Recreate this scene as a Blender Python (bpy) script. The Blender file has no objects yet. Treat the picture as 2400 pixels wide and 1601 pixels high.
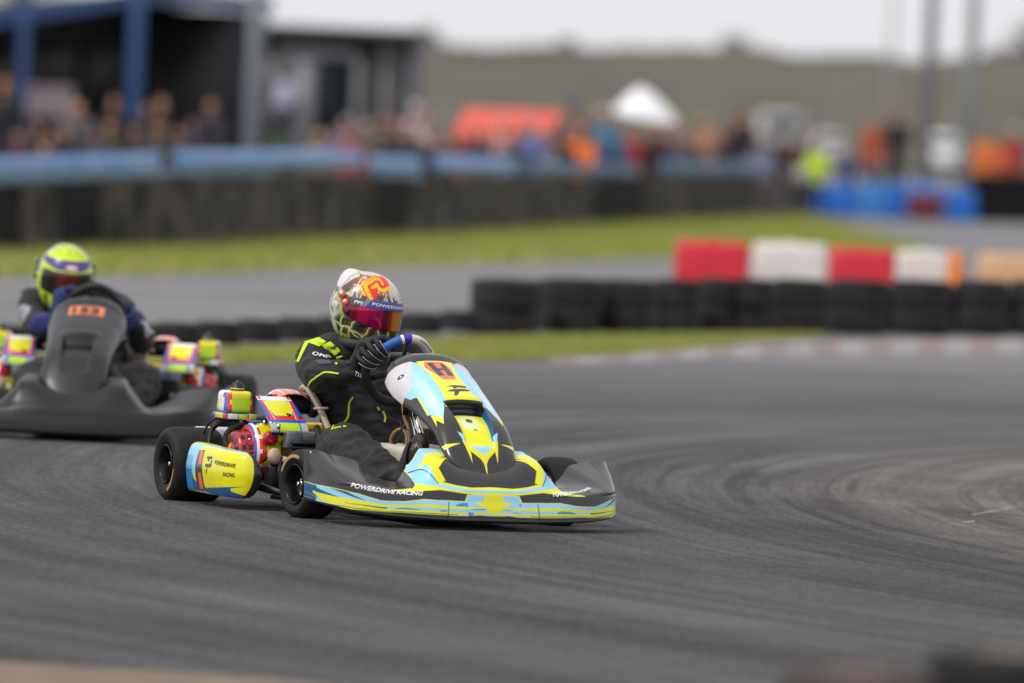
import bpy, bmesh, math, random
import numpy as np
from mathutils import Vector, Matrix, noise
from mathutils.bvhtree import BVHTree
R = math.radians
random.seed(7); RNG = np.random.default_rng(7)
scene = bpy.context.scene
COL = scene.collection

# ---------------------------------------------------------------- camera: 311 mm at f/2.8, 1.5 m above the track
CAM = np.array([0, 0, 1.5]); PITCH, ROLL, LENS = R(1.47), R(2.7), 311.0
_f = np.array([0, math.cos(PITCH), -math.sin(PITCH)]); _u0 = np.array([0, math.sin(PITCH), math.cos(PITCH)])
_r = math.cos(ROLL)*np.array([1., 0, 0])+math.sin(ROLL)*_u0; _u = -math.sin(ROLL)*np.array([1., 0, 0])+math.cos(ROLL)*_u0
cam = bpy.data.cameras.new('camera'); cam.lens = LENS; cam.sensor_width = 36; cam.clip_start = .5; cam.clip_end = 6000
cam.dof.use_dof = True; cam.dof.focus_distance = 32.25; cam.dof.aperture_fstop = 2.8
co = bpy.data.objects.new('camera', cam); COL.objects.link(co)
co.matrix_world = Matrix(((_r[0], _u[0], -_f[0], CAM[0]), (_r[1], _u[1], -_f[1], CAM[1]), (_r[2], _u[2], -_f[2], CAM[2]), (0, 0, 0, 1)))
scene.camera = co
FPX = LENS/36*2400
def _ray(x, y): return _f+(x-1200)/FPX*_r-(y-800.5)/FPX*_u
def gp(x, y, z=0.0):
    """where the sight line through a photo pixel meets the height z"""
    d = _ray(x, y); return CAM+d*((z-CAM[2])/d[2])
def at(x, y, Y):
    """the point at distance Y on the sight line through a photo pixel"""
    d = _ray(x, y); return CAM+d*(Y/d[1])

# ---------------------------------------------------------------- light: bright overcast
SUN_EL, SUN_AZ = R(50), R(235)
world = bpy.data.worlds.new('World'); scene.world = world; world.use_nodes = True
nt = world.node_tree; nt.nodes.clear()
sky = nt.nodes.new('ShaderNodeTexSky'); sky.sky_type = 'NISHITA'; sky.sun_disc = False
sky.sun_elevation = SUN_EL; sky.sun_rotation = SUN_AZ; sky.air_density = 1; sky.dust_density = 4
hs = nt.nodes.new('ShaderNodeHueSaturation'); hs.inputs['Saturation'].default_value = .25
mx = nt.nodes.new('ShaderNodeMix'); mx.data_type = 'RGBA'; mx.inputs['Factor'].default_value = .78
mx.inputs['B'].default_value = (7.9, 7.85, 8.15, 1)                    # even cloud cover over the sky
bg = nt.nodes.new('ShaderNodeBackground'); bg.inputs['Strength'].default_value = .112
wo = nt.nodes.new('ShaderNodeOutputWorld')
nt.links.new(sky.outputs[0], hs.inputs['Color']); nt.links.new(hs.outputs[0], mx.inputs['A'])
nt.links.new(mx.outputs['Result'], bg.inputs['Color']); nt.links.new(bg.outputs[0], wo.inputs['Surface'])
sun = bpy.data.lights.new('sun', 'SUN'); sun.energy = 1.5; sun.angle = R(11); sun.color = (1, .96, .9)
so = bpy.data.objects.new('sun', sun); COL.objects.link(so)
sd = Vector((math.sin(SUN_AZ)*math.cos(SUN_EL), math.cos(SUN_AZ)*math.cos(SUN_EL), math.sin(SUN_EL)))
so.rotation_euler = sd.to_track_quat('Z', 'Y').to_euler(); so.location = sd*50
vs = scene.view_settings; vs.view_transform = 'Standard'; vs.look = 'None'; vs.exposure = 0.2; vs.gamma = 1
scene.cycles.use_denoising = True
scene.cycles.max_bounces = 6; scene.cycles.caustics_reflective = False; scene.cycles.caustics_refractive = False

# ---------------------------------------------------------------- helpers
MATS = {}
def mat(name, col=(.5, .5, .5), rough=.6, metal=0, coat=0, spec=.5, attr=None, var=0, scale=20, bump=0, bscale=60, mottle=None, emis=None, sheen=0, det=5):
    """a procedural Principled material; var = noise variation of the colour, bump = noise relief (m)"""
    if name in MATS: return MATS[name]
    m = bpy.data.materials.new(name); m.use_nodes = True; n = m.node_tree; b = n.nodes['Principled BSDF']
    b.inputs['Roughness'].default_value = rough; b.inputs['Metallic'].default_value = metal
    b.inputs['Coat Weight'].default_value = coat; b.inputs['Coat Roughness'].default_value = .12; b.inputs['Specular IOR Level'].default_value = spec
    b.inputs['Sheen Weight'].default_value = sheen
    tc = n.nodes.new('ShaderNodeTexCoord')
    if attr:
        a = n.nodes.new('ShaderNodeAttribute'); a.attribute_name = attr; src = a.outputs['Color']
    else:
        a = n.nodes.new('ShaderNodeRGB'); a.outputs[0].default_value = (*col, 1); src = a.outputs[0]
    if var or mottle:
        nz = n.nodes.new('ShaderNodeTexNoise'); nz.inputs['Scale'].default_value = scale; nz.inputs['Detail'].default_value = det
        n.links.new(tc.outputs['Object'], nz.inputs['Vector'])
        rp = n.nodes.new('ShaderNodeMapRange'); rp.inputs['From Min'].default_value = .3; rp.inputs['From Max'].default_value = .7
        n.links.new(nz.outputs['Fac'], rp.inputs['Value'])
        if mottle:
            q = n.nodes.new('ShaderNodeMix'); q.data_type = 'RGBA'; q.inputs['B'].default_value = (*mottle, 1)
            n.links.new(rp.outputs[0], q.inputs['Factor']); n.links.new(src, q.inputs['A']); src = q.outputs['Result']
        else:
            rp.inputs['To Min'].default_value = 1-var; rp.inputs['To Max'].default_value = 1+var
            q = n.nodes.new('ShaderNodeMix'); q.data_type = 'RGBA'; q.blend_type = 'MULTIPLY'; q.inputs['Factor'].default_value = 1
            n.links.new(src, q.inputs['A']); n.links.new(rp.outputs[0], q.inputs['B']); src = q.outputs['Result']
        r2 = n.nodes.new('ShaderNodeMapRange'); r2.inputs['To Min'].default_value = max(.02, rough-.08); r2.inputs['To Max'].default_value = min(1, rough+.08)
        n.links.new(nz.outputs['Fac'], r2.inputs['Value']); n.links.new(r2.outputs[0], b.inputs['Roughness'])
    n.links.new(src, b.inputs['Base Color'])
    if bump:
        nb = n.nodes.new('ShaderNodeTexNoise'); nb.inputs['Scale'].default_value = bscale; nb.inputs['Detail'].default_value = 4
        n.links.new(tc.outputs['Object'], nb.inputs['Vector'])
        bp = n.nodes.new('ShaderNodeBump'); bp.inputs['Strength'].default_value = 1; bp.inputs['Distance'].default_value = bump
        n.links.new(nb.outputs['Fac'], bp.inputs['Height']); n.links.new(bp.outputs[0], b.inputs['Normal'])
    MATS[name] = m; return m

def tag(o, label=None, cat=None, group=None, kind=None):
    if label: o['label'] = label
    if cat: o['category'] = cat
    if group: o['group'] = group
    if kind: o['kind'] = kind
    return o
def empty(name, loc=(0, 0, 0), rz=0, label=None, cat=None, group=None):
    o = bpy.data.objects.new(name, None); COL.objects.link(o); o.location = [float(v) for v in loc]; o.rotation_euler = (0, 0, rz); o.empty_display_size = .2
    return tag(o, label, cat, group)
def link_mesh(name, me, parent=None):
    o = bpy.data.objects.new(name, me); COL.objects.link(o)
    if parent is not None: o.parent = parent
    return o
def copy_tree(o, parent=None):
    c = o.copy(); COL.objects.link(c)
    if parent is not None: c.parent = parent
    for ch in list(o.children): copy_tree(ch, c)
    return c

class MB:
    """collects shapes and links them as ONE mesh object"""
    def __init__(s): s.v = []; s.f = []; s.m = []; s.c = []; s.n = 0
    def add(s, V, F, mi=0, cols=None):
        V = np.asarray(V, float); s.v.append(V)
        for k, f in enumerate(F): s.f.append([i+s.n for i in f]); s.m.append(mi); s.c.append(cols[k] if cols is not None else (1, 1, 1))
        s.n += len(V); return s
    def grid(s, V, cols=None, mi=0, wrap_u=False, wrap_v=False, caps=False):
        nu, nv = V.shape[:2]; F = []
        for i in range(nu if wrap_u else nu-1):
            i2 = (i+1) % nu
            for j in range(nv if wrap_v else nv-1):
                j2 = (j+1) % nv; F.append([i*nv+j, i2*nv+j, i2*nv+j2, i*nv+j2])
        if caps:
            F.append([j for j in range(nv)][::-1]); F.append([(nu-1)*nv+j for j in range(nv)])
            if cols is not None: cols = list(cols)+[cols[0], cols[-1]]
        return s.add(V.reshape(-1, 3), F, mi, cols)
    def box(s, c, size, rot=None, bevel=.0, mi=0, seg=2, col=None):
        bm = bmesh.new(); bmesh.ops.create_cube(bm, size=1)
        for v in bm.verts: v.co = Vector((v.co.x*size[0], v.co.y*size[1], v.co.z*size[2]))
        if bevel: bmesh.ops.bevel(bm, geom=bm.edges[:], offset=bevel, segments=seg, affect='EDGES', profile=.5)
        M = Matrix.Translation(Vector([float(x) for x in c]))
        if rot is not None: M = M @ (rot if isinstance(rot, Matrix) else Matrix.Rotation(rot[2], 4, 'Z') @ Matrix.Rotation(rot[1], 4, 'Y') @ Matrix.Rotation(rot[0], 4, 'X'))
        bm.transform(M); bm.verts.index_update()
        V = [tuple(v.co) for v in bm.verts]; F = [[v.index for v in f.verts] for f in bm.faces]; bm.free()
        return s.add(V, F, mi, [col]*len(F) if col is not None else None)
    def tube(s, P, r, seg=12, mi=0, col=None, closed=False, colf=None, sq=1.0):
        P = np.asarray(P, float); n = len(P); r = np.broadcast_to(np.asarray(r, float), (n,))
        T = np.roll(P, -1, 0)-np.roll(P, 1, 0) if closed else np.gradient(P, axis=0)
        T /= np.linalg.norm(T, axis=1)[:, None]+1e-12
        ref = np.array([0, 0, 1.]) if abs(T[0, 2]) < .9 else np.array([1., 0, 0])
        N = np.cross(T[0], ref); N /= np.linalg.norm(N); V = np.zeros((n, seg, 3)); a = np.arange(seg)*2*np.pi/seg
        for i in range(n):
            N = N-T[i]*(N@T[i]); N /= np.linalg.norm(N); B = np.cross(T[i], N)
            V[i] = P[i]+r[i]*(np.cos(a)[:, None]*N*sq+np.sin(a)[:, None]*B)
        nf = (n if closed else n-1)*seg
        cols = None
        if col is not None: cols = [col]*nf
        if colf is not None: cols = [colf(i//seg) for i in range(nf)]
        return s.grid(V, cols, mi, wrap_u=closed, wrap_v=True, caps=not closed)
    def lathe(s, prof, c=(0, 0, 0), axis='Y', seg=48, mi=0, colf=None, caps=True):
        """prof: (radius, along) pairs"""
        a = np.arange(seg)*2*np.pi/seg; prof = np.asarray(prof, float); V = np.zeros((len(prof), seg, 3))
        for i, (r, h) in enumerate(prof):
            ca, sa = r*np.cos(a), r*np.sin(a); hh = np.full(seg, h)
            V[i] = np.stack({'X': (hh, ca, sa), 'Y': (sa, hh, ca), 'Z': (ca, sa, hh)}[axis], 1)
        V += np.asarray(c, float); cols = None
        if colf is not None:
            cols = [colf(.5*(prof[i, 0]+prof[i+1, 0]), .5*(prof[i, 1]+prof[i+1, 1]), (a[j]+np.pi/seg)) for i in range(len(prof)-1) for j in range(seg)]
        return s.grid(V, cols, mi, wrap_v=True, caps=caps)
    def build(s, name, mats, parent=None, smooth=True, color=False, sharp=None):
        me = bpy.data.meshes.new(name); V = np.vstack(s.v) if s.v else np.zeros((0, 3))
        me.from_pydata(V.tolist(), [], s.f)
        for m in (mats if isinstance(mats, (list, tuple)) else [mats]): me.materials.append(m)
        me.polygons.foreach_set('material_index', s.m); me.polygons.foreach_set('use_smooth', [smooth]*len(s.f))
        if color: paint(me, np.array(s.c, float))
        me.update()
        bm = bmesh.new(); bm.from_mesh(me); bmesh.ops.recalc_face_normals(bm, faces=bm.faces); bm.to_mesh(me); bm.free()
        if smooth and sharp: me.set_sharp_from_angle(angle=sharp)
        return link_mesh(name, me, parent)
def paint(me, fc):
    """a colour per face, stored on its corners"""
    ca = me.color_attributes.new('livery', 'FLOAT_COLOR', 'CORNER')
    tot = np.zeros(len(me.polygons), int); me.polygons.foreach_get('loop_total', tot)
    c = np.repeat(fc, tot, axis=0); c = np.hstack([c, np.ones((len(c), 1))]).astype(np.float32)
    ca.data.foreach_set('color', c.ravel())
def inside(poly, x, y):
    """which points lie in a polygon"""
    p = np.asarray(poly, float); r = np.zeros(np.shape(x), bool); j = len(p)-1
    for i in range(len(p)):
        (xi, yi), (xj, yj) = p[i], p[j]
        if yi != yj: r ^= ((yi > y) != (yj > y)) & (x < (xj-xi)*(y-yi)/(yj-yi)+xi)
        j = i
    return r
def seg_dist(line, x, y):
    d = np.full(np.shape(x), 1e9)
    for (ax, ay), (bx, by) in zip(line[:-1], line[1:]):
        L = (bx-ax)**2+(by-ay)**2+1e-12; t = np.clip(((x-ax)*(bx-ax)+(y-ay)*(by-ay))/L, 0, 1)
        d = np.minimum(d, np.hypot(x-ax-t*(bx-ax), y-ay-t*(by-ay)))
    return d
def fc_mid(A): return .25*(A[:-1, :-1]+A[1:, :-1]+A[1:, 1:]+A[:-1, 1:])
def orient(o, d):
    """turn the faces so that they look along d on the whole"""
    me = o.data; n = np.zeros(len(me.polygons)*3); me.polygons.foreach_get('normal', n)
    if (n.reshape(-1, 3).mean(0)@np.array(d, float)) < 0: me.flip_normals()
def surf(name, V, colours, m, parent, thick=0, out=None):
    """painted grid surface (colours per grid face)"""
    b = MB(); b.grid(V, None)
    me = bpy.data.meshes.new(name); me.from_pydata(np.vstack(b.v).tolist(), [], b.f); me.materials.append(m)
    me.polygons.foreach_set('use_smooth', [True]*len(b.f)); paint(me, np.asarray(colours, float).reshape(-1, 3)); me.update()
    o = link_mesh(name, me, parent)
    if out: orient(o, out)
    if thick:
        md = o.modifiers.new('thickness', 'SOLIDIFY'); md.thickness = thick; md.offset = 0
    return o
def solid(pieces, voxel, smooth=6, name='body'):
    """several closed shapes fused into one continuous mesh"""
    me = bpy.data.meshes.new(name); me.from_pydata(np.vstack(pieces.v).tolist(), [], pieces.f)
    bm = bmesh.new(); bm.from_mesh(me); bmesh.ops.recalc_face_normals(bm, faces=bm.faces); bm.to_mesh(me); bm.free()
    o = link_mesh(name, me)
    r = o.modifiers.new('r', 'REMESH'); r.mode = 'VOXEL'; r.voxel_size = voxel
    s = o.modifiers.new('s', 'SMOOTH'); s.iterations = smooth; s.factor = .5
    dg = bpy.context.evaluated_depsgraph_get(); out = bpy.data.meshes.new_from_object(o.evaluated_get(dg))
    bpy.data.objects.remove(o); out.name = name
    out.polygons.foreach_set('use_smooth', [True]*len(out.polygons))
    return out
def limb(b, P, r, n=14, seg=14, flat=None):
    """a tapering limb through the joints P with round ends; flat squashes it along an axis"""
    c, L = crom(np.hstack([np.asarray(P, float), np.asarray(r, float)[:, None]]), n)
    p, q = c[:, :3], c[:, 3]
    a = (p[0]-p[1])/np.linalg.norm(p[0]-p[1]); e = (p[-1]-p[-2])/np.linalg.norm(p[-1]-p[-2])
    t = np.array([.95, .8, .5, .0])
    P0 = [p[0]+a*q[0]*k for k in t[:3]]; R0 = [q[0]*math.sqrt(1-k*k) for k in t[:3]]
    P1 = [p[-1]+e*q[-1]*k for k in t[2::-1]]; R1 = [q[-1]*math.sqrt(1-k*k) for k in t[2::-1]]
    b.tube(np.vstack([P0, p, P1]), np.r_[R0, q, R1], seg, sq=flat or 1.0); return b
def ball(b, c, r, seg=18):
    a = np.linspace(-np.pi/2, np.pi/2, seg//2+1)[1:-1]; rr = np.broadcast_to(np.asarray(r, float), (3,)); t = np.arange(seg)*2*np.pi/seg
    V = np.stack([np.stack([c[0]+rr[0]*np.cos(x)*np.cos(t), c[1]+rr[1]*np.cos(x)*np.sin(t), np.full(seg, c[2]+rr[2]*np.sin(x))], 1) for x in a])
    return b.grid(V, None, 0, wrap_v=True, caps=True)
_TXT = {}
def letters(s, size=1.0, shear=0.0, weight=0.0, space=1.0):
    """flat letter outlines as vertices and faces, cap height = size, origin at the baseline's start; returns V, F, width"""
    k = (s, shear, weight, space)
    if k not in _TXT:
        cu = bpy.data.curves.new('t', 'FONT'); cu.body = s; cu.shear = shear; cu.offset = weight; cu.space_character = space; cu.resolution_u = 3
        o = bpy.data.objects.new('t', cu); COL.objects.link(o); dg = bpy.context.evaluated_depsgraph_get(); dg.update()
        me = bpy.data.meshes.new_from_object(o.evaluated_get(dg))
        bm = bmesh.new(); bm.from_mesh(me); bmesh.ops.remove_doubles(bm, verts=bm.verts, dist=1e-5); bm.verts.index_update()
        V = np.array([tuple(v.co) for v in bm.verts]); F = [[v.index for v in f.verts] for f in bm.faces]
        bm.free(); bpy.data.objects.remove(o); bpy.data.meshes.remove(me); bpy.data.curves.remove(cu)
        V[:, 0] -= V[:, 0].min(); V /= .73; _TXT[k] = (V, F)
    V, F = _TXT[k]; return V*size, F, V[:, 0].max()*size
# ---------------------------------------------------------------- body surfaces (kart space: x forward, y left, z up)
def pch(xs, ys, q):
    """monotone cubic interpolation, ys may be n x k"""
    xs = np.asarray(xs, float); ys = np.asarray(ys, float); q = np.clip(np.asarray(q, float), xs[0], xs[-1])
    one = ys.ndim == 1
    if one: ys = ys[:, None]
    h = np.diff(xs)[:, None]; d = np.diff(ys, axis=0)/h
    m = np.zeros_like(ys); m[0] = d[0]; m[-1] = d[-1]
    for i in range(1, len(xs)-1):
        w1 = 2*h[i]+h[i-1]; w2 = h[i]+2*h[i-1]
        ok = d[i-1]*d[i] > 0
        with np.errstate(divide='ignore', invalid='ignore'):
            m[i] = np.where(ok, (w1+w2)/(w1/d[i-1]+w2/d[i]), 0)
    k = np.clip(np.searchsorted(xs, q, 'right')-1, 0, len(xs)-2)
    t = ((q-xs[k])/(xs[k+1]-xs[k]))[..., None]; hh = h[k]
    r = (2*t**3-3*t**2+1)*ys[k]+(t**3-2*t**2+t)*hh*m[k]+(-2*t**3+3*t**2)*ys[k+1]+(t**3-t**2)*hh*m[k+1]
    return r[..., 0] if one else r

def crom(P, n):
    """Catmull-Rom through P, evenly spaced by length"""
    P = np.asarray(P, float); Q = np.vstack([2*P[0]-P[1], P, 2*P[-1]-P[-2]])
    out = []
    for i in range(1, len(Q)-2):
        t = np.linspace(0, 1, 80, endpoint=False)[:, None]
        a, b, c, d = Q[i-1], Q[i], Q[i+1], Q[i+2]
        out.append(.5*((2*b)+(c-a)*t+(2*a-5*b+4*c-d)*t**2+(3*b-3*c+d-a)*t**3))
    out = np.vstack(out+[P[-1:]])
    L = np.r_[0, np.cumsum(np.linalg.norm(np.diff(out, axis=0), axis=1))]
    q = np.linspace(0, L[-1], n)
    return np.stack([np.interp(q, L, out[:, k]) for k in range(P.shape[1])], 1), q

# nose: a plan curve swept with a profile that changes along it
PLAN = [(.605,0),(.603,.12),(.592,.25),(.567,.36),(.525,.455),(.458,.524),(.375,.564),(.275,.582),(.195,.580)]
NST = [0,.10,.17,.215,.25,.30,.35,.40,.44,.475,.515,.575,.67,.78]      # arc length along the plan
NPR = [  # (inward distance, height) x 9
 [(.060,.030),(.004,.036),(0,.050),(.004,.080),(.012,.107),(.020,.136),(.034,.158),(.10,.212),(.25,.262)],
 [(.060,.030),(.004,.036),(0,.050),(.004,.080),(.012,.107),(.020,.136),(.034,.160),(.10,.222),(.25,.278)],
 [(.060,.031),(.004,.037),(0,.050),(.004,.080),(.012,.107),(.022,.137),(.038,.163),(.11,.248),(.25,.284)],
 [(.060,.032),(.004,.038),(0,.051),(.004,.081),(.012,.107),(.024,.138),(.040,.161),(.11,.246),(.25,.283)],
 [(.060,.033),(.004,.039),(0,.052),(.004,.081),(.012,.107),(.026,.138),(.046,.157),(.11,.215),(.25,.245)],
 [(.060,.034),(.004,.040),(0,.054),(.004,.081),(.010,.106),(.024,.134),(.048,.147),(.11,.170),(.24,.198)],
 [(.060,.036),(.004,.042),(0,.056),(.003,.082),(.007,.105),(.018,.130),(.040,.142),(.10,.146),(.22,.160)],
 [(.060,.038),(.004,.044),(0,.058),(.003,.085),(.006,.107),(.014,.131),(.032,.144),(.085,.150),(.20,.163)],
 [(.060,.041),(.004,.048),(0,.061),(.003,.089),(.005,.113),(.010,.134),(.022,.148),(.075,.158),(.24,.174)],
 [(.060,.045),(.004,.051),(0,.064),(.003,.094),(.005,.120),(.008,.137),(.016,.152),(.080,.166),(.25,.194)],
 [(.060,.049),(.004,.055),(0,.067),(.003,.100),(.005,.127),(.007,.140),(.014,.158),(.090,.186),(.265,.234)],
 [(.060,.061),(.004,.067),(0,.076),(.003,.108),(.005,.134),(.008,.143),(.016,.164),(.075,.200),(.215,.250)],
 [(.055,.073),(.004,.078),(0,.085),(.003,.113),(.005,.136),(.009,.144),(.021,.166),(.055,.212),(.135,.260)],
 [(.045,.080),(.004,.084),(0,.090),(.002,.113),(.004,.136),(.011,.145),(.022,.170),(.022,.216),(.030,.258)]]
def nose_grid(ns=420, nt=110):
    pl, pls = crom(PLAN, 2400)
    pl = np.vstack([pl[:0:-1]*[1,-1], pl]); S = np.r_[-pls[:0:-1], pls]
    s = np.linspace(S[0]+.006, S[-1]-.006, ns)
    px = np.interp(s, S, pl[:, 0]); py = np.interp(s, S, pl[:, 1])
    tx = np.gradient(px, s); ty = np.gradient(py, s); L = np.hypot(tx, ty); nx, ny = -ty/L, tx/L   # inward
    pr = pch(NST, np.array(NPR).reshape(len(NST), -1), np.abs(s)).reshape(ns, 9, 2)
    V = np.zeros((ns, nt, 3)); M = np.zeros((ns, nt))
    for i in range(ns):
        c, m = crom(pr[i], nt)
        kx = max(.0, 1-abs(s[i])/.45)                                 # deck near the middle runs straight back
        w = np.clip((abs(s[i])-.40)/.16, 0, 1)*.9; ax, ay = nx[i]*(1-w)-w, ny[i]*(1-w)*(1-.6*kx)   # the ends run straight back in front of the wheels
        V[i, :, 0] = px[i]+ax*c[:, 0]; V[i, :, 1] = py[i]+ay*c[:, 0]; V[i, :, 2] = c[:, 1]
        M[i] = m
    return V, s[:, None]+0*M, M

# front panel: spine with a hooded cross section and a scooped air intake
PSP = [(.528,.190),(.513,.212),(.478,.268),(.430,.330),(.372,.388),(.300,.430),(.235,.462),(.150,.503),(.060,.540),(-.030,.576),(-.075,.604),(-.10,.612),(-.14,.612)]
def panel_grid(nu=200, nv=300, scoop=True):
    sp, m = crom(PSP, nv); Lm = m[-1]
    tg = np.gradient(sp, m, axis=0); tg /= np.linalg.norm(tg, axis=1)[:, None]
    nrm = np.stack([tg[:, 1], -tg[:, 0]], 1)                          # outward (forward and up)
    nrm[:, 0], nrm[:, 1] = np.abs(nrm[:, 0]), np.abs(nrm[:, 1])
    w = pch([0,.012,.035,.07,.11,.17,.25,.40,.55,.66,.72,.745,Lm], [.012,.055,.092,.120,.135,.141,.142,.148,.158,.168,.166,.160,.152], m)
    D = pch([0,.05,.12,.25,.40,.60,.70,Lm], [.012,.024,.040,.062,.082,.110,.112,.10], m)
    u = np.linspace(-1, 1, nu); a = u*np.pi/2
    yy = np.sign(a)*np.abs(np.sin(a))**.92; dd = 1-np.abs(np.cos(a))**.72
    V = np.zeros((nu, nv, 3))
    Y = yy[:, None]*w[None]; dr = dd[:, None]*D[None]
    if scoop:
        m0, m1 = .125, .388
        f = np.clip((m-m0)/(m1-m0), 0, 1)
        half = np.interp(f, [0, .12, 1], [.052, .060, .074]) if True else 0
        dep = np.interp(m, [m0, m0+.03, m1-.06, m1-.003, m1], [0, .010, .030, .046, 0])
        dep[(m < m0) | (m > m1)] = 0
        edge = np.clip((half[None]-np.abs(Y))/.010, 0, 1)
        edge = edge*edge*(3-2*edge)
        inset = dep[None]*edge
        bump = np.exp(-((m-m1-.022)/.022)**2)*.012                    # brow over the intake
        dr = dr+inset-bump[None]*np.clip((.095-np.abs(Y))/.03, 0, 1)
        INS = edge*((m > m0) & (m < m1))[None]
        WAL = (np.abs(np.gradient(inset, axis=1))/(m[1]-m[0]) > 1.2)
    else: INS = np.zeros_like(Y); WAL = INS > 1
    V[:, :, 0] = sp[None, :, 0]-nrm[None, :, 0]*dr; V[:, :, 2] = sp[None, :, 1]-nrm[None, :, 1]*dr; V[:, :, 1] = Y
    return V, Y, np.broadcast_to(m[None], Y.shape), INS, WAL

# right side pod (mirrored for the left one)
def pod_grid(na=160, nb=70):
    pl, s = crom([(-.872,-.640),(-.70,-.643),(-.55,-.640),(-.47,-.625),(-.415,-.59),(-.396,-.552),(-.392,-.525)], na)
    tx = np.gradient(pl[:, 0], s); ty = np.gradient(pl[:, 1], s); L = np.hypot(tx, ty); nx, ny = ty/L, -tx/L
    flip = np.sign(np.mean(-ny)); nx, ny = nx*flip, ny*flip           # outward (towards -y)
    e = np.clip(1-(s[-1]-s)/.075, 0, 1); e = .058*(1-np.sqrt(np.clip(1-e*e, 0, 1))); zt = np.interp(pl[:, 0], [-.9,-.39], [.232,.216])-e; zb = np.interp(pl[:, 0], [-.9,-.39], [.050,.046])+e
    V = np.zeros((na, nb, 3)); B = np.zeros((na, nb))
    for i in range(na):
        zt_, zb_ = zt[i], zb[i]; h = zt_-zb_
        c, b = crom([(.075,zb_+.004),(.02,zb_),(.004,zb_+.012),(-.006,zb_+.4*h),(-.005,zb_+.62*h),(.006,zt_-.022),(.022,zt_-.004),(.045,zt_),(.085,zt_-.004)], nb)
        V[i, :, 0] = pl[i, 0]-nx[i]*c[:, 0]; V[i, :, 1] = pl[i, 1]-ny[i]*c[:, 0]; V[i, :, 2] = c[:, 1]; B[i] = b
    return V, s[:, None]+0*B, B

# helmet shell (x forward, y left, z up, centre of the skull)
def helmet_grid(na=240, ne=150, bottom=-.128):
    az = np.linspace(-np.pi, np.pi, na); t = np.linspace(0, 1, ne); V = np.zeros((na, ne, 3))
    el = -1.02+t*(np.pi/2+1.02)
    A, E = np.meshgrid(az, el, indexing='ij'); ce, se = np.cos(E), np.sin(E); ca, sa = np.cos(A), np.sin(A)
    front = np.clip(ca, 0, 1); back = np.clip(-ca, 0, 1); low = np.clip(-se, 0, 1)
    rx = .136; V[..., 0] = rx*ce**.92*ca+0*A; V[..., 1] = .121*ce**.92*sa; V[..., 2] = .138*se
    k = np.clip(low/.85, 0, 1)**1.3
    V[..., 0] += .036*k*front**1.5-(-.018)*k*back; V[..., 1] *= 1+.06*k*front
    V[..., 2] = np.where(V[..., 2] < 0, V[..., 2]*1.10-.014*k*front, V[..., 2])
    V[..., 2] -= .012*front**2*np.clip(1-np.abs(se+.75)/.3, 0, 1)
    return V, A, E
def rotm(yaw, pitch, roll):
    cy, sy, cp, sp, cr, sr = np.cos(yaw), np.sin(yaw), np.cos(pitch), np.sin(pitch), np.cos(roll), np.sin(roll)
    return np.array([[cy,-sy,0],[sy,cy,0],[0,0,1]])@np.array([[cp,0,sp],[0,1,0],[-sp,0,cp]])@np.array([[1,0,0],[0,cr,-sr],[0,sr,cr]])
HELM_C = np.array([-.755, -.008, .748]); HELM_R = rotm(np.radians(40), np.radians(9), np.radians(-2))
HELM = dict(
  hexa=[(-1.497,.678),(-1.38,.922),(-1.029,1.29),(.013,1.322),(-.283,.802),(-.634,.678),(-.831,.636),(-.849,.392),(-1.146,.361),(-1.272,.444)],
  y1=[(-1.02,.366),(-1.317,.74),(-.948,1.083),(-.679,1.098),(-.598,.917)],
  y2=[(-1.029,.719),(-.885,.844),(-.778,.709),(-.661,.678),(-.274,.818)],
  y3=[(-1.245,.449),(-1.47,.688),(-1.029,1.239),(-.463,1.285)],
  visor_top=[(-1.631,.335),(-1.218,.351),(-.787,.377),(.184,.387)],
  strip_bot=[(-1.524,.117),(-1.074,.153),(-.58,.153),(.148,.164)],
  visor_bot=[(-1.667,-.143),(-1.308,-.252),(-.984,-.304),(-.589,-.35),(.4,-.355)],

  pivot=[(-1.874,.351),(-1.694,.309),(-1.569,.055)],
  strip_split=[(-1.218,.351),(-1.074,.153)],
  text=[(-.939,.231),(-.211,.299),(.175,.268)],
  ltext=[(-1.479,.21),(-1.227,.247)],
  chin=[(-1.865,-.688),(-.84,-.963)],
  grn=[(-1.865,-.672),(-1.479,-.698)],
)
NOSE = dict(
  edge=[(.294,.381),(.192,.414),(.062,.438),(.001,.162),(.101,.163),(.182,.172),(.245,.181),(.388,.158),(.29,.203)],
  blue=[(.29,.363),(.255,.367),(.236,.383),(.195,.402),(.095,.431),(.001,.168),(.101,.169),(.173,.178),(.22,.188),(.251,.197),(.29,.213)],
  yel=[(.268,.298),(.236,.297),(.205,.198),(.192,.197),(.082,.177),(.001,.18),(.058,.432),(.192,.401),(.244,.328)],
  dark=[(.194,.266),(.175,.211),(.19,.208),(.138,.195),(.081,.187),(.005,.194),(.053,.414),(.116,.374)],
  spike=[(.108,.399),(.184,.309),(.119,.369)],
  plate=[(.097,.157),(.107,.133),(.001,.135),(.001,.161)],
  star=[(.034,.159),(.04,.134),(.077,.131),(.036,.112),(.032,.104),(.008,.091),(.003,.084),(.001,.161)],
)
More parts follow.
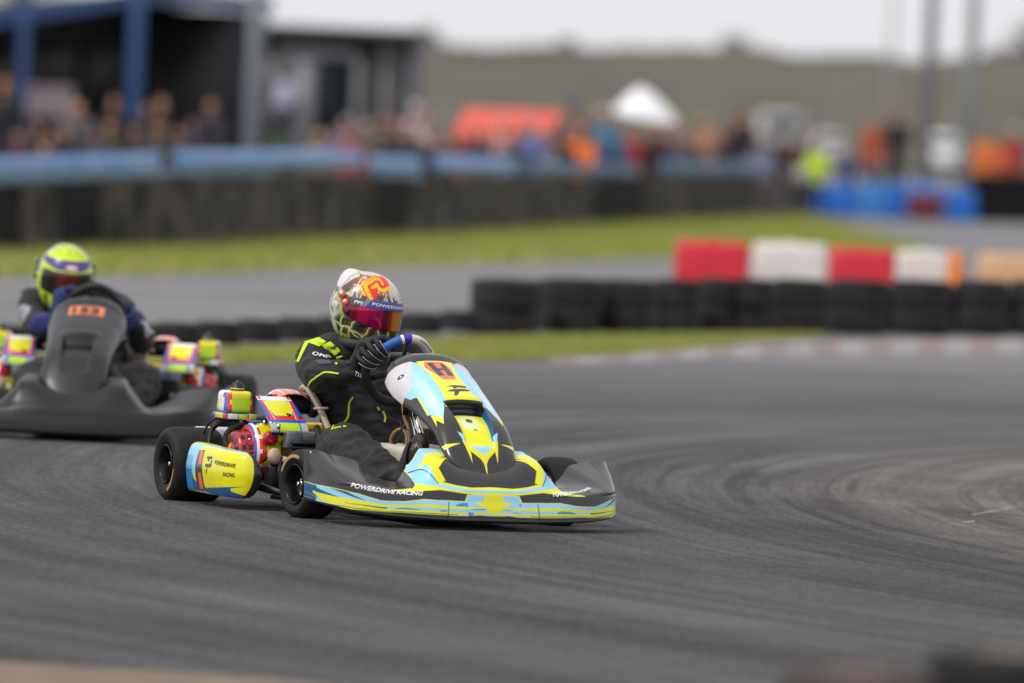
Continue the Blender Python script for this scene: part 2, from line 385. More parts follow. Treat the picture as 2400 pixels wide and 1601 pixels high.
PANEL = dict(
  blue=[(.086,.723),(.135,.58),(.165,.629),(.151,.513),(.137,.486),(.139,.354),(.108,.287),(.073,.388),(.056,.472),(.055,.63),(.073,.716)],
  silver=[(.086,.723),(.135,.58),(.165,.629),(.167,.707),(.151,.817),(.14,.801),(.112,.759)],  # top corners that get a painted sky reflection
  zig=[(.139,.493),(.135,.481),(.137,.345),(.106,.288),(.115,.254),(.13,.297),(.136,.255),(.135,.339),(.141,.359)],
  vy=[(.069,.163),(.049,.061),(.047,.113),(.009,.06),(.0,.026),(.011,.173)],
  vb=[(.08,.189),(.067,.161),(.008,.104),(.001,.134),(.073,.194)],
  spike=[(.14,.154),(.076,.149),(.136,.132)],
)
PANEL1 = dict(
  plate=[(-.044,.715),(.029,.716),(.048,.671),(.034,.57),(-.018,.562),(-.054,.674)],
  h1=[(-.035,.71),(-.012,.707),(.001,.598),(-.025,.596)],
  h2=[(.015,.707),(.033,.697),(.037,.602),(.011,.598)],
  h3=[(-.023,.664),(.028,.668),(.029,.648),(-.02,.643)],
  p1=[(-.032,.503),(-.002,.516),(.051,.518),(.053,.501),(.01,.497),(.005,.489),(-.007,.489),(-.003,.502)],
  p2=[(-.039,.467),(-.018,.481),(.032,.491),(.06,.488),(.05,.474),(.01,.467),(-.013,.419),(-.028,.409),(-.025,.432),(-.009,.463)],
  sticker=[(-.037,.331),(.026,.336),(.021,.229),(-.041,.227)],
)
POD = dict(
  blue=[(.0,.238),(.146,.262),(.114,.22),(.112,.175),(.069,.074),(.0,.07)],
  dblue=[(.0,.068),(.027,.17),(.055,.155),(.084,.117),(.112,.107),(.214,.089),(.491,.112),(.417,.1),(.421,.089),(.484,.076),(.464,.054),(.204,.073)],
  bars=[(.111,.224),(.17,.229),(.175,.191),(.187,.144),(.203,.08),(.124,.08),(.106,.134),(.106,.187)],
  o1=[(.124,.222),(.156,.224),(.166,.174),(.137,.173)],
  o2=[(.139,.141),(.168,.143),(.185,.083),(.145,.082)],
  yreg=[(.0,.24),(.089,.267),(.445,.253),(.49,.232),(.518,.19),(.529,.154),(.529,.125),(.524,.102),(.509,.084),(.484,.074),(.204,.073),(.0,.068)],
  lblue=[(.0,.251),(.446,.272),(.492,.264),(.538,.152),(.528,.164),(.484,.236),(.287,.25),(.019,.243)],
  p1=[(.21,.206),(.261,.21),(.271,.199),(.25,.199),(.238,.187),(.227,.189),(.229,.197),(.215,.197)],
  p2=[(.258,.196),(.271,.196),(.277,.176),(.268,.168),(.237,.165),(.234,.142),(.222,.141),(.229,.167),(.211,.167),(.208,.178),(.26,.181)],
)
# ---------------------------------------------------------------- ground
def flat(name, pts, z, m, label=None, sub=0, skirt=0):
    b = MB(); P = [(p[0], p[1], z) for p in pts]; n = len(P)
    b.add(P, [list(range(n))])
    if skirt: b.add(P+[(p[0], p[1], z-skirt) for p in P], [[i, (i+1) % n, (i+1) % n+n, i+n] for i in range(n)])
    o = b.build(name, m, None, smooth=False); o['kind'] = 'structure'
    return o
def asphalt():
    m = bpy.data.materials.new('asphalt'); m.use_nodes = True; n = m.node_tree; L = n.links.new; b = n.nodes['Principled BSDF']
    N = n.nodes.new
    geo = N('ShaderNodeNewGeometry')
    def math_(op, a, c=None, clamp=False):
        q = N('ShaderNodeMath'); q.operation = op; q.use_clamp = clamp
        for i, x in enumerate((a, c)):
            if x is None: continue
            if hasattr(x, 'links') or hasattr(x, 'is_linked'): L(x, q.inputs[i])
            else: q.inputs[i].default_value = x
        return q.outputs[0]
    def rng(x, a, c, lo, hi):
        q = N('ShaderNodeMapRange'); L(x, q.inputs['Value'])
        for k, v in zip(('From Min', 'From Max', 'To Min', 'To Max'), (a, c, lo, hi)): q.inputs[k].default_value = v
        return q.outputs[0]
    sp = N('ShaderNodeSeparateXYZ'); L(geo.outputs['Position'], sp.inputs[0])
    dx = math_('SUBTRACT', sp.outputs[0], 19.0); dy = math_('SUBTRACT', sp.outputs[1], 36.2)
    rho = math_('SQRT', math_('ADD', math_('MULTIPLY', dx, dx), math_('MULTIPLY', dy, dy)))
    ang = math_('ARCTAN2', dy, math_('MULTIPLY', dx, -1.0))
    def ring(sc, ac, det=3):
        c = N('ShaderNodeCombineXYZ'); L(math_('MULTIPLY', rho, sc), c.inputs[0]); L(math_('MULTIPLY', ang, ac), c.inputs[1])
        q = N('ShaderNodeTexNoise'); q.inputs['Scale'].default_value = 1; q.inputs['Detail'].default_value = det; L(c.outputs[0], q.inputs['Vector']); return q.outputs['Fac']
    def noise_(sc, det, src=None, rough=.6):
        q = N('ShaderNodeTexNoise'); q.inputs['Scale'].default_value = sc; q.inputs['Detail'].default_value = det; q.inputs['Roughness'].default_value = rough
        L(src or geo.outputs['Position'], q.inputs['Vector']); return q.outputs['Fac']
    grain = noise_(95, 3, rough=.75); patch = noise_(.35, 4); mid = noise_(2.2, 5)
    mp = N('ShaderNodeMapping'); mp.inputs['Scale'].default_value = (.5, .5, 1); mp.inputs['Rotation'].default_value = (0, 0, R(4)); L(geo.outputs['Position'], mp.inputs[0])
    mp2 = N('ShaderNodeMapping'); mp2.inputs['Scale'].default_value = (42, 5.5, 1); L(geo.outputs['Position'], mp2.inputs[0])
    streak = noise_(1, 3, mp2.outputs[0])                              # brushed grain across the track
    r1 = ring(4.2, 2.6, 2); r2 = ring(8.5, 3.5, 3); r3 = ring(1.3, 3.0, 2)
    near = rng(math_('ABSOLUTE', math_('SUBTRACT', rho, 17.6)), .7, 2.2, 1, 0)
    mark = math_('MULTIPLY', rng(r2, .50, .62, 0, 1), rng(r1, .38, .54, .35, 1))
    mark = math_('MULTIPLY', mark, near)
    v = math_('MULTIPLY', rng(grain, .25, .75, .55, 1.45), rng(patch, .3, .7, .86, 1.12))
    v = math_('MULTIPLY', v, rng(mid, .3, .7, .92, 1.08)); v = math_('MULTIPLY', v, rng(streak, .3, .7, .83, 1.17))
    v = math_('MULTIPLY', v, rng(r1, .3, .7, .74, 1.26)); v = math_('MULTIPLY', v, rng(r3, .3, .7, .88, 1.12)); v = math_('MULTIPLY', v, rng(ring(30, 12.0, 2), .3, .7, .84, 1.16))
    v = math_('MULTIPLY', v, rng(mark, 0, 1, 1, .58))
    far = math_('MULTIPLY', rng(sp.outputs[1], 30, 47, .96, 1.28), rng(sp.outputs[1], 49, 60, 1, 1.9))   # lightens with distance: older far asphalt plus grazing sheen painted into the colour
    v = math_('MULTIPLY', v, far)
    col = N('ShaderNodeMix'); col.data_type = 'RGBA'; col.inputs['A'].default_value = (.084, .083, .085, 1); col.inputs['B'].default_value = (.175, .150, .128, 1)
    ins = math_('MULTIPLY', rng(rho, 18.2, 16.6, 0, .95), rng(noise_(1.4, 4), .35, .65, .3, 1))     # dusty ground inside the line
    L(ins, col.inputs['Factor'])
    q = N('ShaderNodeMix'); q.data_type = 'RGBA'; q.blend_type = 'MULTIPLY'; q.inputs['Factor'].default_value = 1
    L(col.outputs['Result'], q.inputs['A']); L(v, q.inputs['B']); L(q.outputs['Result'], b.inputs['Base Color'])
    L(rng(mark, 0, 1, .92, .85), b.inputs['Roughness']); b.inputs['Specular IOR Level'].default_value = .06
    bp = N('ShaderNodeBump'); bp.inputs['Distance'].default_value = .004; bp.inputs['Strength'].default_value = .7; L(grain, bp.inputs['Height']); L(bp.outputs[0], b.inputs['Normal'])
    return m
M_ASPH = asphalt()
M_EARTH = mat('dry_grass_ground', (.11, .10, .06), .95, var=.35, scale=.6)
M_GRASS = mat('short_grass', (.215, .285, .045), .95, mottle=(.34, .315, .085), scale=1.1, bump=.02, bscale=30)
flat('ground', [(-900, -20), (900, -20), (900, 3000), (-900, 3000)], 0, M_EARTH)
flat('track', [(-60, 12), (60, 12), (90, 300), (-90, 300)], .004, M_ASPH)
def px_poly(front, back): return [gp(*p) for p in front]+[gp(*p) for p in back[::-1]]
def soft(P, n=60):
    c, _ = crom(P, n); return [tuple(p) for p in c]
nf = soft([(-140, 888), (200, 872), (413, 861), (600, 852), (840, 848), (1100, 848), (1300, 843), (1450, 833), (1774, 803), (1960, 788)])
nb = soft([(-140, 850), (200, 839), (413, 831), (700, 819), (1000, 804), (1200, 797), (1500, 792), (1960, 789)])
G1 = px_poly(nf, nb); flat('grass_verge', G1, .012, M_GRASS, skirt=.012)
ff = soft([(-140, 656), (0, 652), (500, 641), (1000, 624), (1500, 608), (1900, 600), (2187, 592)])
fb = soft([(-140, 560), (400, 552), (1000, 530), (1500, 512), (1880, 506)])
G2 = px_poly(ff, fb); flat('grass_bank', G2, .02, M_GRASS, skirt=.02)
# grass blades on the two strips
def blades(name, poly, n, h, w, m, z):
    P = np.array([p[:2] for p in poly]); lo, hi = P.min(0), P.max(0); b = MB(); pts = []
    while len(pts) < n:
        q = RNG.uniform(lo, hi, (n, 2)); q = q[inside(P, q[:, 0], q[:, 1])]; pts += list(q)
    V = []; F = []
    for i, (x, y) in enumerate(pts[:n]):
        for k in range(4):
            a = RNG.uniform(0, 6.28); r = RNG.uniform(0, .05); hh = h*RNG.uniform(.5, 1.3); l = RNG.uniform(-.5, .5, 2)*hh; bx, by = x+r*math.cos(a*3), y+r*math.sin(a*3); j = len(V)
            V += [(bx-w*math.cos(a), by-w*math.sin(a), z-.004), (bx+w*math.cos(a), by+w*math.sin(a), z-.004), (bx+l[0], by+l[1], z+hh)]; F.append([j, j+1, j+2])
    b.add(V, F); o = b.build(name, m, None, smooth=False); o['kind'] = 'stuff'; o['label'] = 'short green grass growing in a strip beside the track'; o['category'] = 'grass'; return o
M_BLADE = mat('grass_blade', (.235, .31, .05), .8, mottle=(.37, .345, .10), scale=1.3)
blades('grass', G1, 9000, .032, .010, M_BLADE, .012)['label'] = 'short grass on the verge right behind the karts'
blades('grass', G2, 7000, .07, .02, M_BLADE, .02)['label'] = 'long grass bank in front of the dark rubber wall'
# rumble kerb of worn red and white blocks along the far edge of the track
kf = soft([(1290, 856), (1450, 851), (1774, 838), (2100, 832), (2520, 829)], 61)
kb = soft([(1290, 846), (1450, 838), (1774, 815), (2100, 803), (2520, 798)], 61)
b = MB()
for i in range(60):
    a0, a1, b0, b1 = gp(*kf[i]), gp(*kf[i+1]), gp(*kb[i]), gp(*kb[i+1]); red = (i//3) % 2 == 0
    lift = [.006, .006, .02, .02]
    V = [(*p[:2], z) for p, z in zip((a0, a1, b1, b0), lift)]
    b.add(V, [[0, 1, 2, 3]], 0 if red else 1)
    b.add([(*b0[:2], .02), (*b1[:2], .02), (*b1[:2], 0), (*b0[:2], 0)], [[0, 1, 2, 3]], 0 if red else 1)
o = b.build('kerb', [mat('kerb_red', (.23, .145, .135), .85, mottle=(.19, .17, .165), scale=2.5), mat('kerb_white', (.33, .30, .30), .85, mottle=(.19, .18, .175), scale=2.5)], None, smooth=False); o['kind'] = 'structure'
# worn white paint dashes on the track at the right
M_LINE = mat('worn_white_paint', (.32, .29, .27), .9, spec=.1, mottle=(.12, .11, .10), scale=5)
for q in ([(2254, 1225), (2284, 1223), (2285, 1227), (2256, 1229)], [(2278, 1207), (2330, 1198), (2400, 1187), (2440, 1182), (2440, 1186), (2400, 1191), (2330, 1203), (2280, 1211)]):
    flat('painted_line', [gp(*p) for p in q], .0052, M_LINE)
# sandy run-off in the near left corner
flat('run_off', [gp(*p) for p in [(-300, 1545), (0, 1558), (300, 1576), (620, 1596), (1000, 1640), (1000, 1900), (-300, 1900)]], .010, mat('sandy_dirt', (.17, .125, .085), .95, var=.3, scale=4))
# grassy embankment behind everything
sk = [(-300, 40), (400, 70), (980, 106), (1250, 110), (1480, 114), (1600, 112), (1720, 108), (1850, 124), (2000, 128), (2150, 138), (2260, 140), (2360, 122), (2700, 95)]
sx = np.array([at(x, y, 430)[0] for x, y in sk]); sz = np.array([at(x, y, 430)[2] for x, y in sk])
X = np.linspace(sx[0], sx[-1], 130); Yv = np.array([325, 345, 365, 385, 400, 415, 430, 450, 500, 700]); Hh = np.array([-.05, .12, .35, .6, .78, .92, 1, 1.0, .9, .5])
V = np.zeros((len(X), len(Yv), 3)); V[..., 0] = X[:, None]; V[..., 1] = Yv[None]; V[..., 2] = np.interp(X, sx, sz)[:, None]*Hh[None]
for i in range(len(X)):
    for j in range(1, len(Yv)): V[i, j, 2] += .22*noise.noise((X[i]*.5, Yv[j]*.06, 3))+.12*noise.noise((X[i]*1.7, Yv[j]*.2, 9))
b = MB(); b.grid(V); o = b.build('hill', mat('winter_hillside', (.112, .096, .062), .95, mottle=(.056, .058, .034), scale=.10, det=3)); o['kind'] = 'structure'
# ---------------------------------------------------------------- karts
YEL = (.80, .78, .006); SKY = (.30, .67, .92); DKG = (.023, .0215, .024); DBL = (.010, .085, .20); REFL = (.62, .60, .62); ORG = (.86, .16, .03); BLK = (.012, .012, .013); WHT = (.82, .82, .82)
RED = (.75, .03, .02); BLU = (.01, .12, .55); LIM = (.50, .72, .02); TEAL = (.008, .07, .13)
M_LIV = mat('printed_livery', rough=.26, coat=.25, attr='livery', var=.03, scale=25, det=1)
M_LIVM = mat('painted_engine_covers', rough=.3, coat=.3, attr='livery')
M_BPL = mat('black_bodywork_plastic', (.014, .0135, .015), .36, coat=.1, var=.12, scale=12)
M_BPL2 = mat('satin_black_bodywork', (.011, .0108, .0125), .34, spec=.4, var=.12, scale=6)
M_RUB = mat('tyre_rubber', (.012, .0115, .0115), .62, spec=.3, var=.3, scale=30, bump=.0006, bscale=220)
M_RUBR = mat('tyre_tread', (.017, .016, .016), .8, spec=.3, var=.35, scale=45, bump=.001, bscale=160)
M_GOLD = mat('gold_tyre_marking', (.42, .25, .08), .6)
M_RIM = mat('black_rim', (.010, .010, .012), .3, metal=.4)
M_STL = mat('bright_steel', (.55, .55, .56), .25, metal=1)
M_DST = mat('dark_steel_frame', (.05, .05, .055), .4, metal=.6)
M_BLK = mat('black_engine_parts', (.010, .010, .011), .45, var=.3, scale=40)
M_GRY = mat('grey_cast_metal', (.16, .18, .20), .45, metal=.5, var=.2, scale=50)
M_REDM = mat('red_anodised_metal', (.50, .012, .035), .3, metal=.35, coat=.3)
M_SEAT = mat('fibreglass_seat', (.42, .37, .25), .35, coat=.3, mottle=(.32, .28, .18), scale=18)
M_TANK = mat('ivory_fuel_tank', (.62, .60, .48), .45, var=.06, scale=9)
M_TAN = mat('tan_fuel_hose', (.34, .20, .07), .45)
M_GRIP = mat('steering_grip', rough=.6, attr='livery', bump=.0004, bscale=300)
M_OLV = mat('olive_plastic', (.24, .26, .10), .5)
M_CHROME = mat('chrome_rod', (.8, .8, .8), .1, metal=1)

for _d in (NOSE, PANEL):
    for _k in _d: _d[_k] = [((-.02 if a < .006 else a), q) for a, q in _d[_k]]
NOSE['edge'][0] = (.300, .50); NOSE['edge'][1] = (.19, .50); NOSE['edge'][2] = (-.02, .50); NOSE['blue'][0:5] = [(.292, .50), (.262, .42), (.240, .42), (.205, .50), (.10, .50)]
def nose_colours(V, S, M):
    s, m = np.abs(fc_mid(S)), fc_mid(M); sg = fc_mid(S); c = np.empty(s.shape+(3,)); c[:] = DKG
    top = np.interp(s, [0, .10, .19, .266, .34, .425, .508, .60, .74], [.135, .1345, .134, .134, .120, .115, .128, .124, .109])
    bot = np.interp(s, [0, .06, .10, .20, .35, .5, .7, .76], [.082, .084, .080, .079, .079, .070, .046, .050])
    sk = (m < top) & (m > bot); f = (m-bot)/(top-bot)
    c[sk] = SKY
    blotch = np.array([noise.noise((x*9, y*30, 4)) for x, y in zip(sg.ravel(), m.ravel())]).reshape(s.shape)
    c[sk & (blotch > .18)] = (.03, .26, .55)
    lo1 = np.interp(s, [0, .06, .19, .346, .505, .60, .74], [.52, .46, .42, .47, .34, .31, .32]); hi1 = np.interp(s, [0, .06, .19, .346, .505, .60, .74], [.60, .60, .64, .70, .61, .54, .60])
    lo2 = np.interp(s, [0, .19, .346, .505, .60, .74], [.10, .09, .09, .11, .12, .13]); hi2 = np.interp(s, [0, .19, .346, .505, .60, .74], [.22, .23, .28, .30, .28, .31])
    wedge = sk & (s > .47) & (f > hi1); c[wedge] = (.006, .105, .26); c[wedge & (np.abs(f-(1.02-(.735-s)*2.1)) < .15)] = SKY; c[wedge & (f > 1.22-(.60-s)*-3.2)] = SKY; c[wedge & (s < .56) & (f > .62+(s-.47)*4.2)] = SKY
    end = sk & (s > .715); c[end] = (.006, .10, .24)
    tip = .742-.25*np.abs(f-.5)*(f < .5)
    c[sk & (f > lo1) & (f < hi1) & (s < tip)] = YEL; c[sk & (f > lo2) & (f < hi2) & (s < tip)] = YEL
    dv = sk & (f > hi2) & (f < lo1) & (s > .40); c[dv] = np.where((s > .56)[..., None], np.array(YEL), np.array(TEAL))[dv]
    c[sk & (f < .10) & (s > .14)] = TEAL
    c[sk & (f > .955)] = YEL; c[sk & (f < .05)] = YEL
    P = NOSE
    e = inside(P['edge'], s, m) & (m > .150); c[e] = YEL
    sw = inside([(.388, .155), (.20, .172), (.10, .161), (0, .157), (0, .163), (.10, .169), (.20, .185), (.27, .196)], s, m); c[sw] = YEL
    bl = inside(P['blue'], s, m); c[bl] = SKY
    c[inside(P['yel'], s, m)] = YEL; c[inside(P['dark'], s, m)] = DKG; c[inside(P['spike'], s, m)] = DKG
    pl = inside([(a+.004, q+.002) for a, q in P['plate']], s, m) & (m > .10); c[pl] = YEL
    c[(inside(P['plate'], s, m) | (sk & (s < .10) & (f > .62)))] = SKY
    c[sk & (s < .10) & (blotch < -.12) & (f < .8)] = (.04, .30, .58)
    c[inside(P['star'], s, m)] = YEL
    c[(m < .052) | (m < bot)] = BLK
    sc = inside([(.44, .19), (.30, .185), (.29, .215), (.33, .26), (.40, .24)], s, m); c[sc] = (.035, .033, .037)
    return c
def half(c):
    """print colours averaged over 2 x 2 cells, so that the edges of the print are clean"""
    return .25*(c[::2, ::2]+c[1::2, ::2]+c[::2, 1::2]+c[1::2, 1::2])
def panel_colours(V, Y, M, INS, WAL):
    y, m = np.abs(fc_mid(Y)), fc_mid(M); ys = fc_mid(Y); c = np.empty(y.shape+(3,)); c[:] = DKG; P = PANEL
    half = np.interp(m, [.24, .39, .47, .55, .64, .715], [.105, .070, .057, .056, .056, .070])
    c[(m > .36) & (m < .722) & (y < half)] = YEL
    bl = inside(P['blue'], y, m) | ((m > .395) & (m < .71) & (y >= half) & (y < .128))
    t = np.clip((.128-y)/.06, 0, 1)[..., None]
    c[bl] = (np.array(SKY)*(1-.0*t)+0*t)[bl]
    pale = np.clip(1-np.abs(y-.107)/.03, 0, 1)*np.clip(1-np.abs(m-.43)/.25, 0, 1)
    c[bl] = (np.array(SKY)+(np.array((.72, .86, .95))-np.array(SKY))*pale[..., None])[bl]
    top = (m > .56) & (y > .128) & (m < .80); c[top] = REFL; c[inside(P['silver'], y, m)] = REFL  # sky reflection on the dark top corners painted as pale grey
    c[inside(P['zig'], y, m)] = YEL; c[inside(P['spike'], y, m)] = YEL
    ins = fc_mid(INS*1.); wal = fc_mid(WAL*1.) > .3; c[ins > .5] = YEL
    VY = [(.069, .163), (.049, .061), (.047, .113), (.014, .078), (.005, .058), (.002, .022), (-.02, .022), (-.02, .177)]; VB = [(.078, .205), (.066, .160), (.006, .100), (-.02, .096), (-.02, .130), (.004, .134), (.066, .195)]
    rim = (ins > .02) & (ins < .98); c[rim] = np.where((ys[..., None] > 0), np.array((.01, .10, .30)), np.array(TEAL))[rim]
    c[(m > .345) & (m < .391) & (y < .080) & (ins > .06)] = BLK  # shade inside the intake slot painted black
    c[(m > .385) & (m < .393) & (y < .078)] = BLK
    c[inside(VY, y, m) & (m < .165)] = YEL; c[inside(VB, y, m) & (ins < .6)] = SKY; c[inside(VB, y, m) & (m < .14)] = SKY
    c[m > .728] = (.035, .033, .037)
    P = PANEL1
    c[inside([(a*1.06, .0+(q-.64)*1.03+.64) for a, q in P['plate']], ys, m) & (y < .07)] = (.75, .72, .70)
    c[inside(P['plate'], ys, m)] = ORG
    for k in ('h1', 'h2', 'h3', 'p1', 'p2'): c[inside(P[k], ys, m)] = BLK
    c[inside(P['sticker'], ys, m)] = (.72, .78, .38)
    c[((ys+.004)/.013)**2+((m-.292)/.017)**2 < 1] = (.02, .07, .04)
    c[np.hypot(ys-.002, m-.226) < .0065] = BLK; c[np.hypot(ys-.002, m-.226) < .003] = WHT
    d = np.hypot(y-.143, m-.665); c[(d < .011)] = BLK; c[d < .004] = WHT
    c[m < .012] = BLK
    return c
def pod_colours(V, A, B):
    a, q = fc_mid(A), fc_mid(B); c = np.empty(a.shape+(3,)); c[:] = YEL; P = POD
    for k, col in (('blue', SKY), ('dblue', (.02, .10, .26)), ('bars', (.05, .045, .05)), ('o1', ORG), ('o2', ORG), ('lblue', SKY), ('p1', BLK), ('p2', BLK)): c[inside(P[k], a, q)] = col
    st = (a < .07) & (q < .2) & (q > .07); c[st] = np.where((q > .15)[..., None], np.array((.12, .45, .75)), np.array((.02, .2, .48)))[st]
    ae = A[-1, 0]; fr = (a < ae-.105) | ((np.abs((a-(ae-.105))/.075)**2.2+(np.abs(q-.158)/.095)**2.6) < 1); c[~fr] = BLK; c[q < .058] = BLK
    return c
def text_on(s, P, N_, size, place, name, m, parent, shear=0, weight=.012, thick=.0012, space=1.0):
    """letters laid on a surface: place(x, y) gives the point, N_ lifts it off"""
    V, F, w = letters(s, size, shear, weight, space)
    bm = bmesh.new(); vs_ = [bm.verts.new((v[0], v[1], 0)) for v in V]
    for f in F:
        try: bm.faces.new([vs_[i] for i in f])
        except ValueError: pass
    bmesh.ops.triangulate(bm, faces=bm.faces); bmesh.ops.subdivide_edges(bm, edges=[e for e in bm.edges if e.calc_length() > .012], cuts=1)
    for v in bm.verts: v.co = Vector([float(t) for t in place(v.co.x/w, v.co.y)])
    me = bpy.data.meshes.new(name); bm.to_mesh(me); bm.free(); me.materials.append(m); return link_mesh(name, me, parent)
def grid_lookup(V, A, B, off):
    """point on a grid surface for its own coordinates (rows share A, columns follow B), lifted along the normal"""
    a = A[:, 0]
    du = np.gradient(V, axis=0); dv = np.gradient(V, axis=1); n = np.cross(du, dv); n /= np.linalg.norm(n, axis=2)[..., None]+1e-12
    if (n[V.shape[0]//2, V.shape[1]//2, 0]) < 0: n = -n
    def f(x, y):
        i = int(np.clip(np.searchsorted(a, x), 1, len(a)-1)); t = (x-a[i-1])/(a[i]-a[i-1])
        def row(k):
            return np.array([np.interp(y, B[k], V[k, :, c]+off*n[k, :, c]) for c in range(3)])
        return row(i-1)*(1-t)+row(i)*t
    return f
def slick(w, Ro, marks):
    """a slick tyre round the y axis, outer face at -w/2"""
    h = w/2; pr = [(.068, -h+.012), (.070, -h+.004), (.078, -h-.001), (.088, -h-.006), (Ro-.030, -h-.010), (Ro-.016, -h-.006), (Ro-.007, -h+.004), (Ro-.0025, -h+.016), (Ro, -h+.04), (Ro, 0)]
    c, _ = crom(pr, 34); c = np.vstack([c, (c*[1, -1])[-2::-1]])
    b = MB(); b.lathe(c, seg=72, caps=False); o_n = len(b.f)
    for k, f in enumerate(b.f):
        j = k//72; b.m[k] = 1 if 14 < j < len(c)-16 else 0
    for (a0, a1, r) in marks:
        t = np.linspace(a0, a1, 26); V = np.zeros((26, 5, 3))
        for k, rr in enumerate(np.linspace(r, r+.013, 5)):
            y = np.interp(rr, [.078, .088, Ro-.030, Ro-.016], [-h-.001, -h-.006, -h-.010, -h-.006])-.0012
            V[:, k] = np.stack([rr*np.sin(t), np.full(26, y), rr*np.cos(t)], 1)
        b.grid(V, None, 2)
    return b
def rim(w):
    h = w/2; b = MB()
    b.lathe([(.066, -h+.02), (.0715, -h+.001), (.0735, -h-.004), (.0705, -h-.008), (.066, -h-.002), (.060, -h+.030), (.057, -h+.05), (.030, -h+.052), (.028, -h+.040), (.016, -h+.038), (.0, -h+.038)], seg=56, caps=False)
    b.lathe([(.066, h-.02), (.0735, h+.004), (.066, h), (.058, h-.03), (.03, h-.035), (0, h-.035)], seg=40, caps=False)
    for k in range(3):
        t = k*2.094+.9; b.lathe([(.0, -h+.028), (.0065, -h+.028), (.0065, -h+.04)], (.040*math.sin(t), .012, .040*math.cos(t)), seg=8, mi=1)
    b.lathe([(0, -h+.008), (.009, -h+.008), (.010, -h+.012), (.010, -h+.04)], seg=6, mi=1); b.lathe([(.010, -h+.018), (.014, -h+.020), (.014, -h+.026)], seg=16, mi=1)
    b.tube([(.044, -h+.046, -.020), (.040, -h+.040, -.034)], .0028, 8, mi=1)
    return b

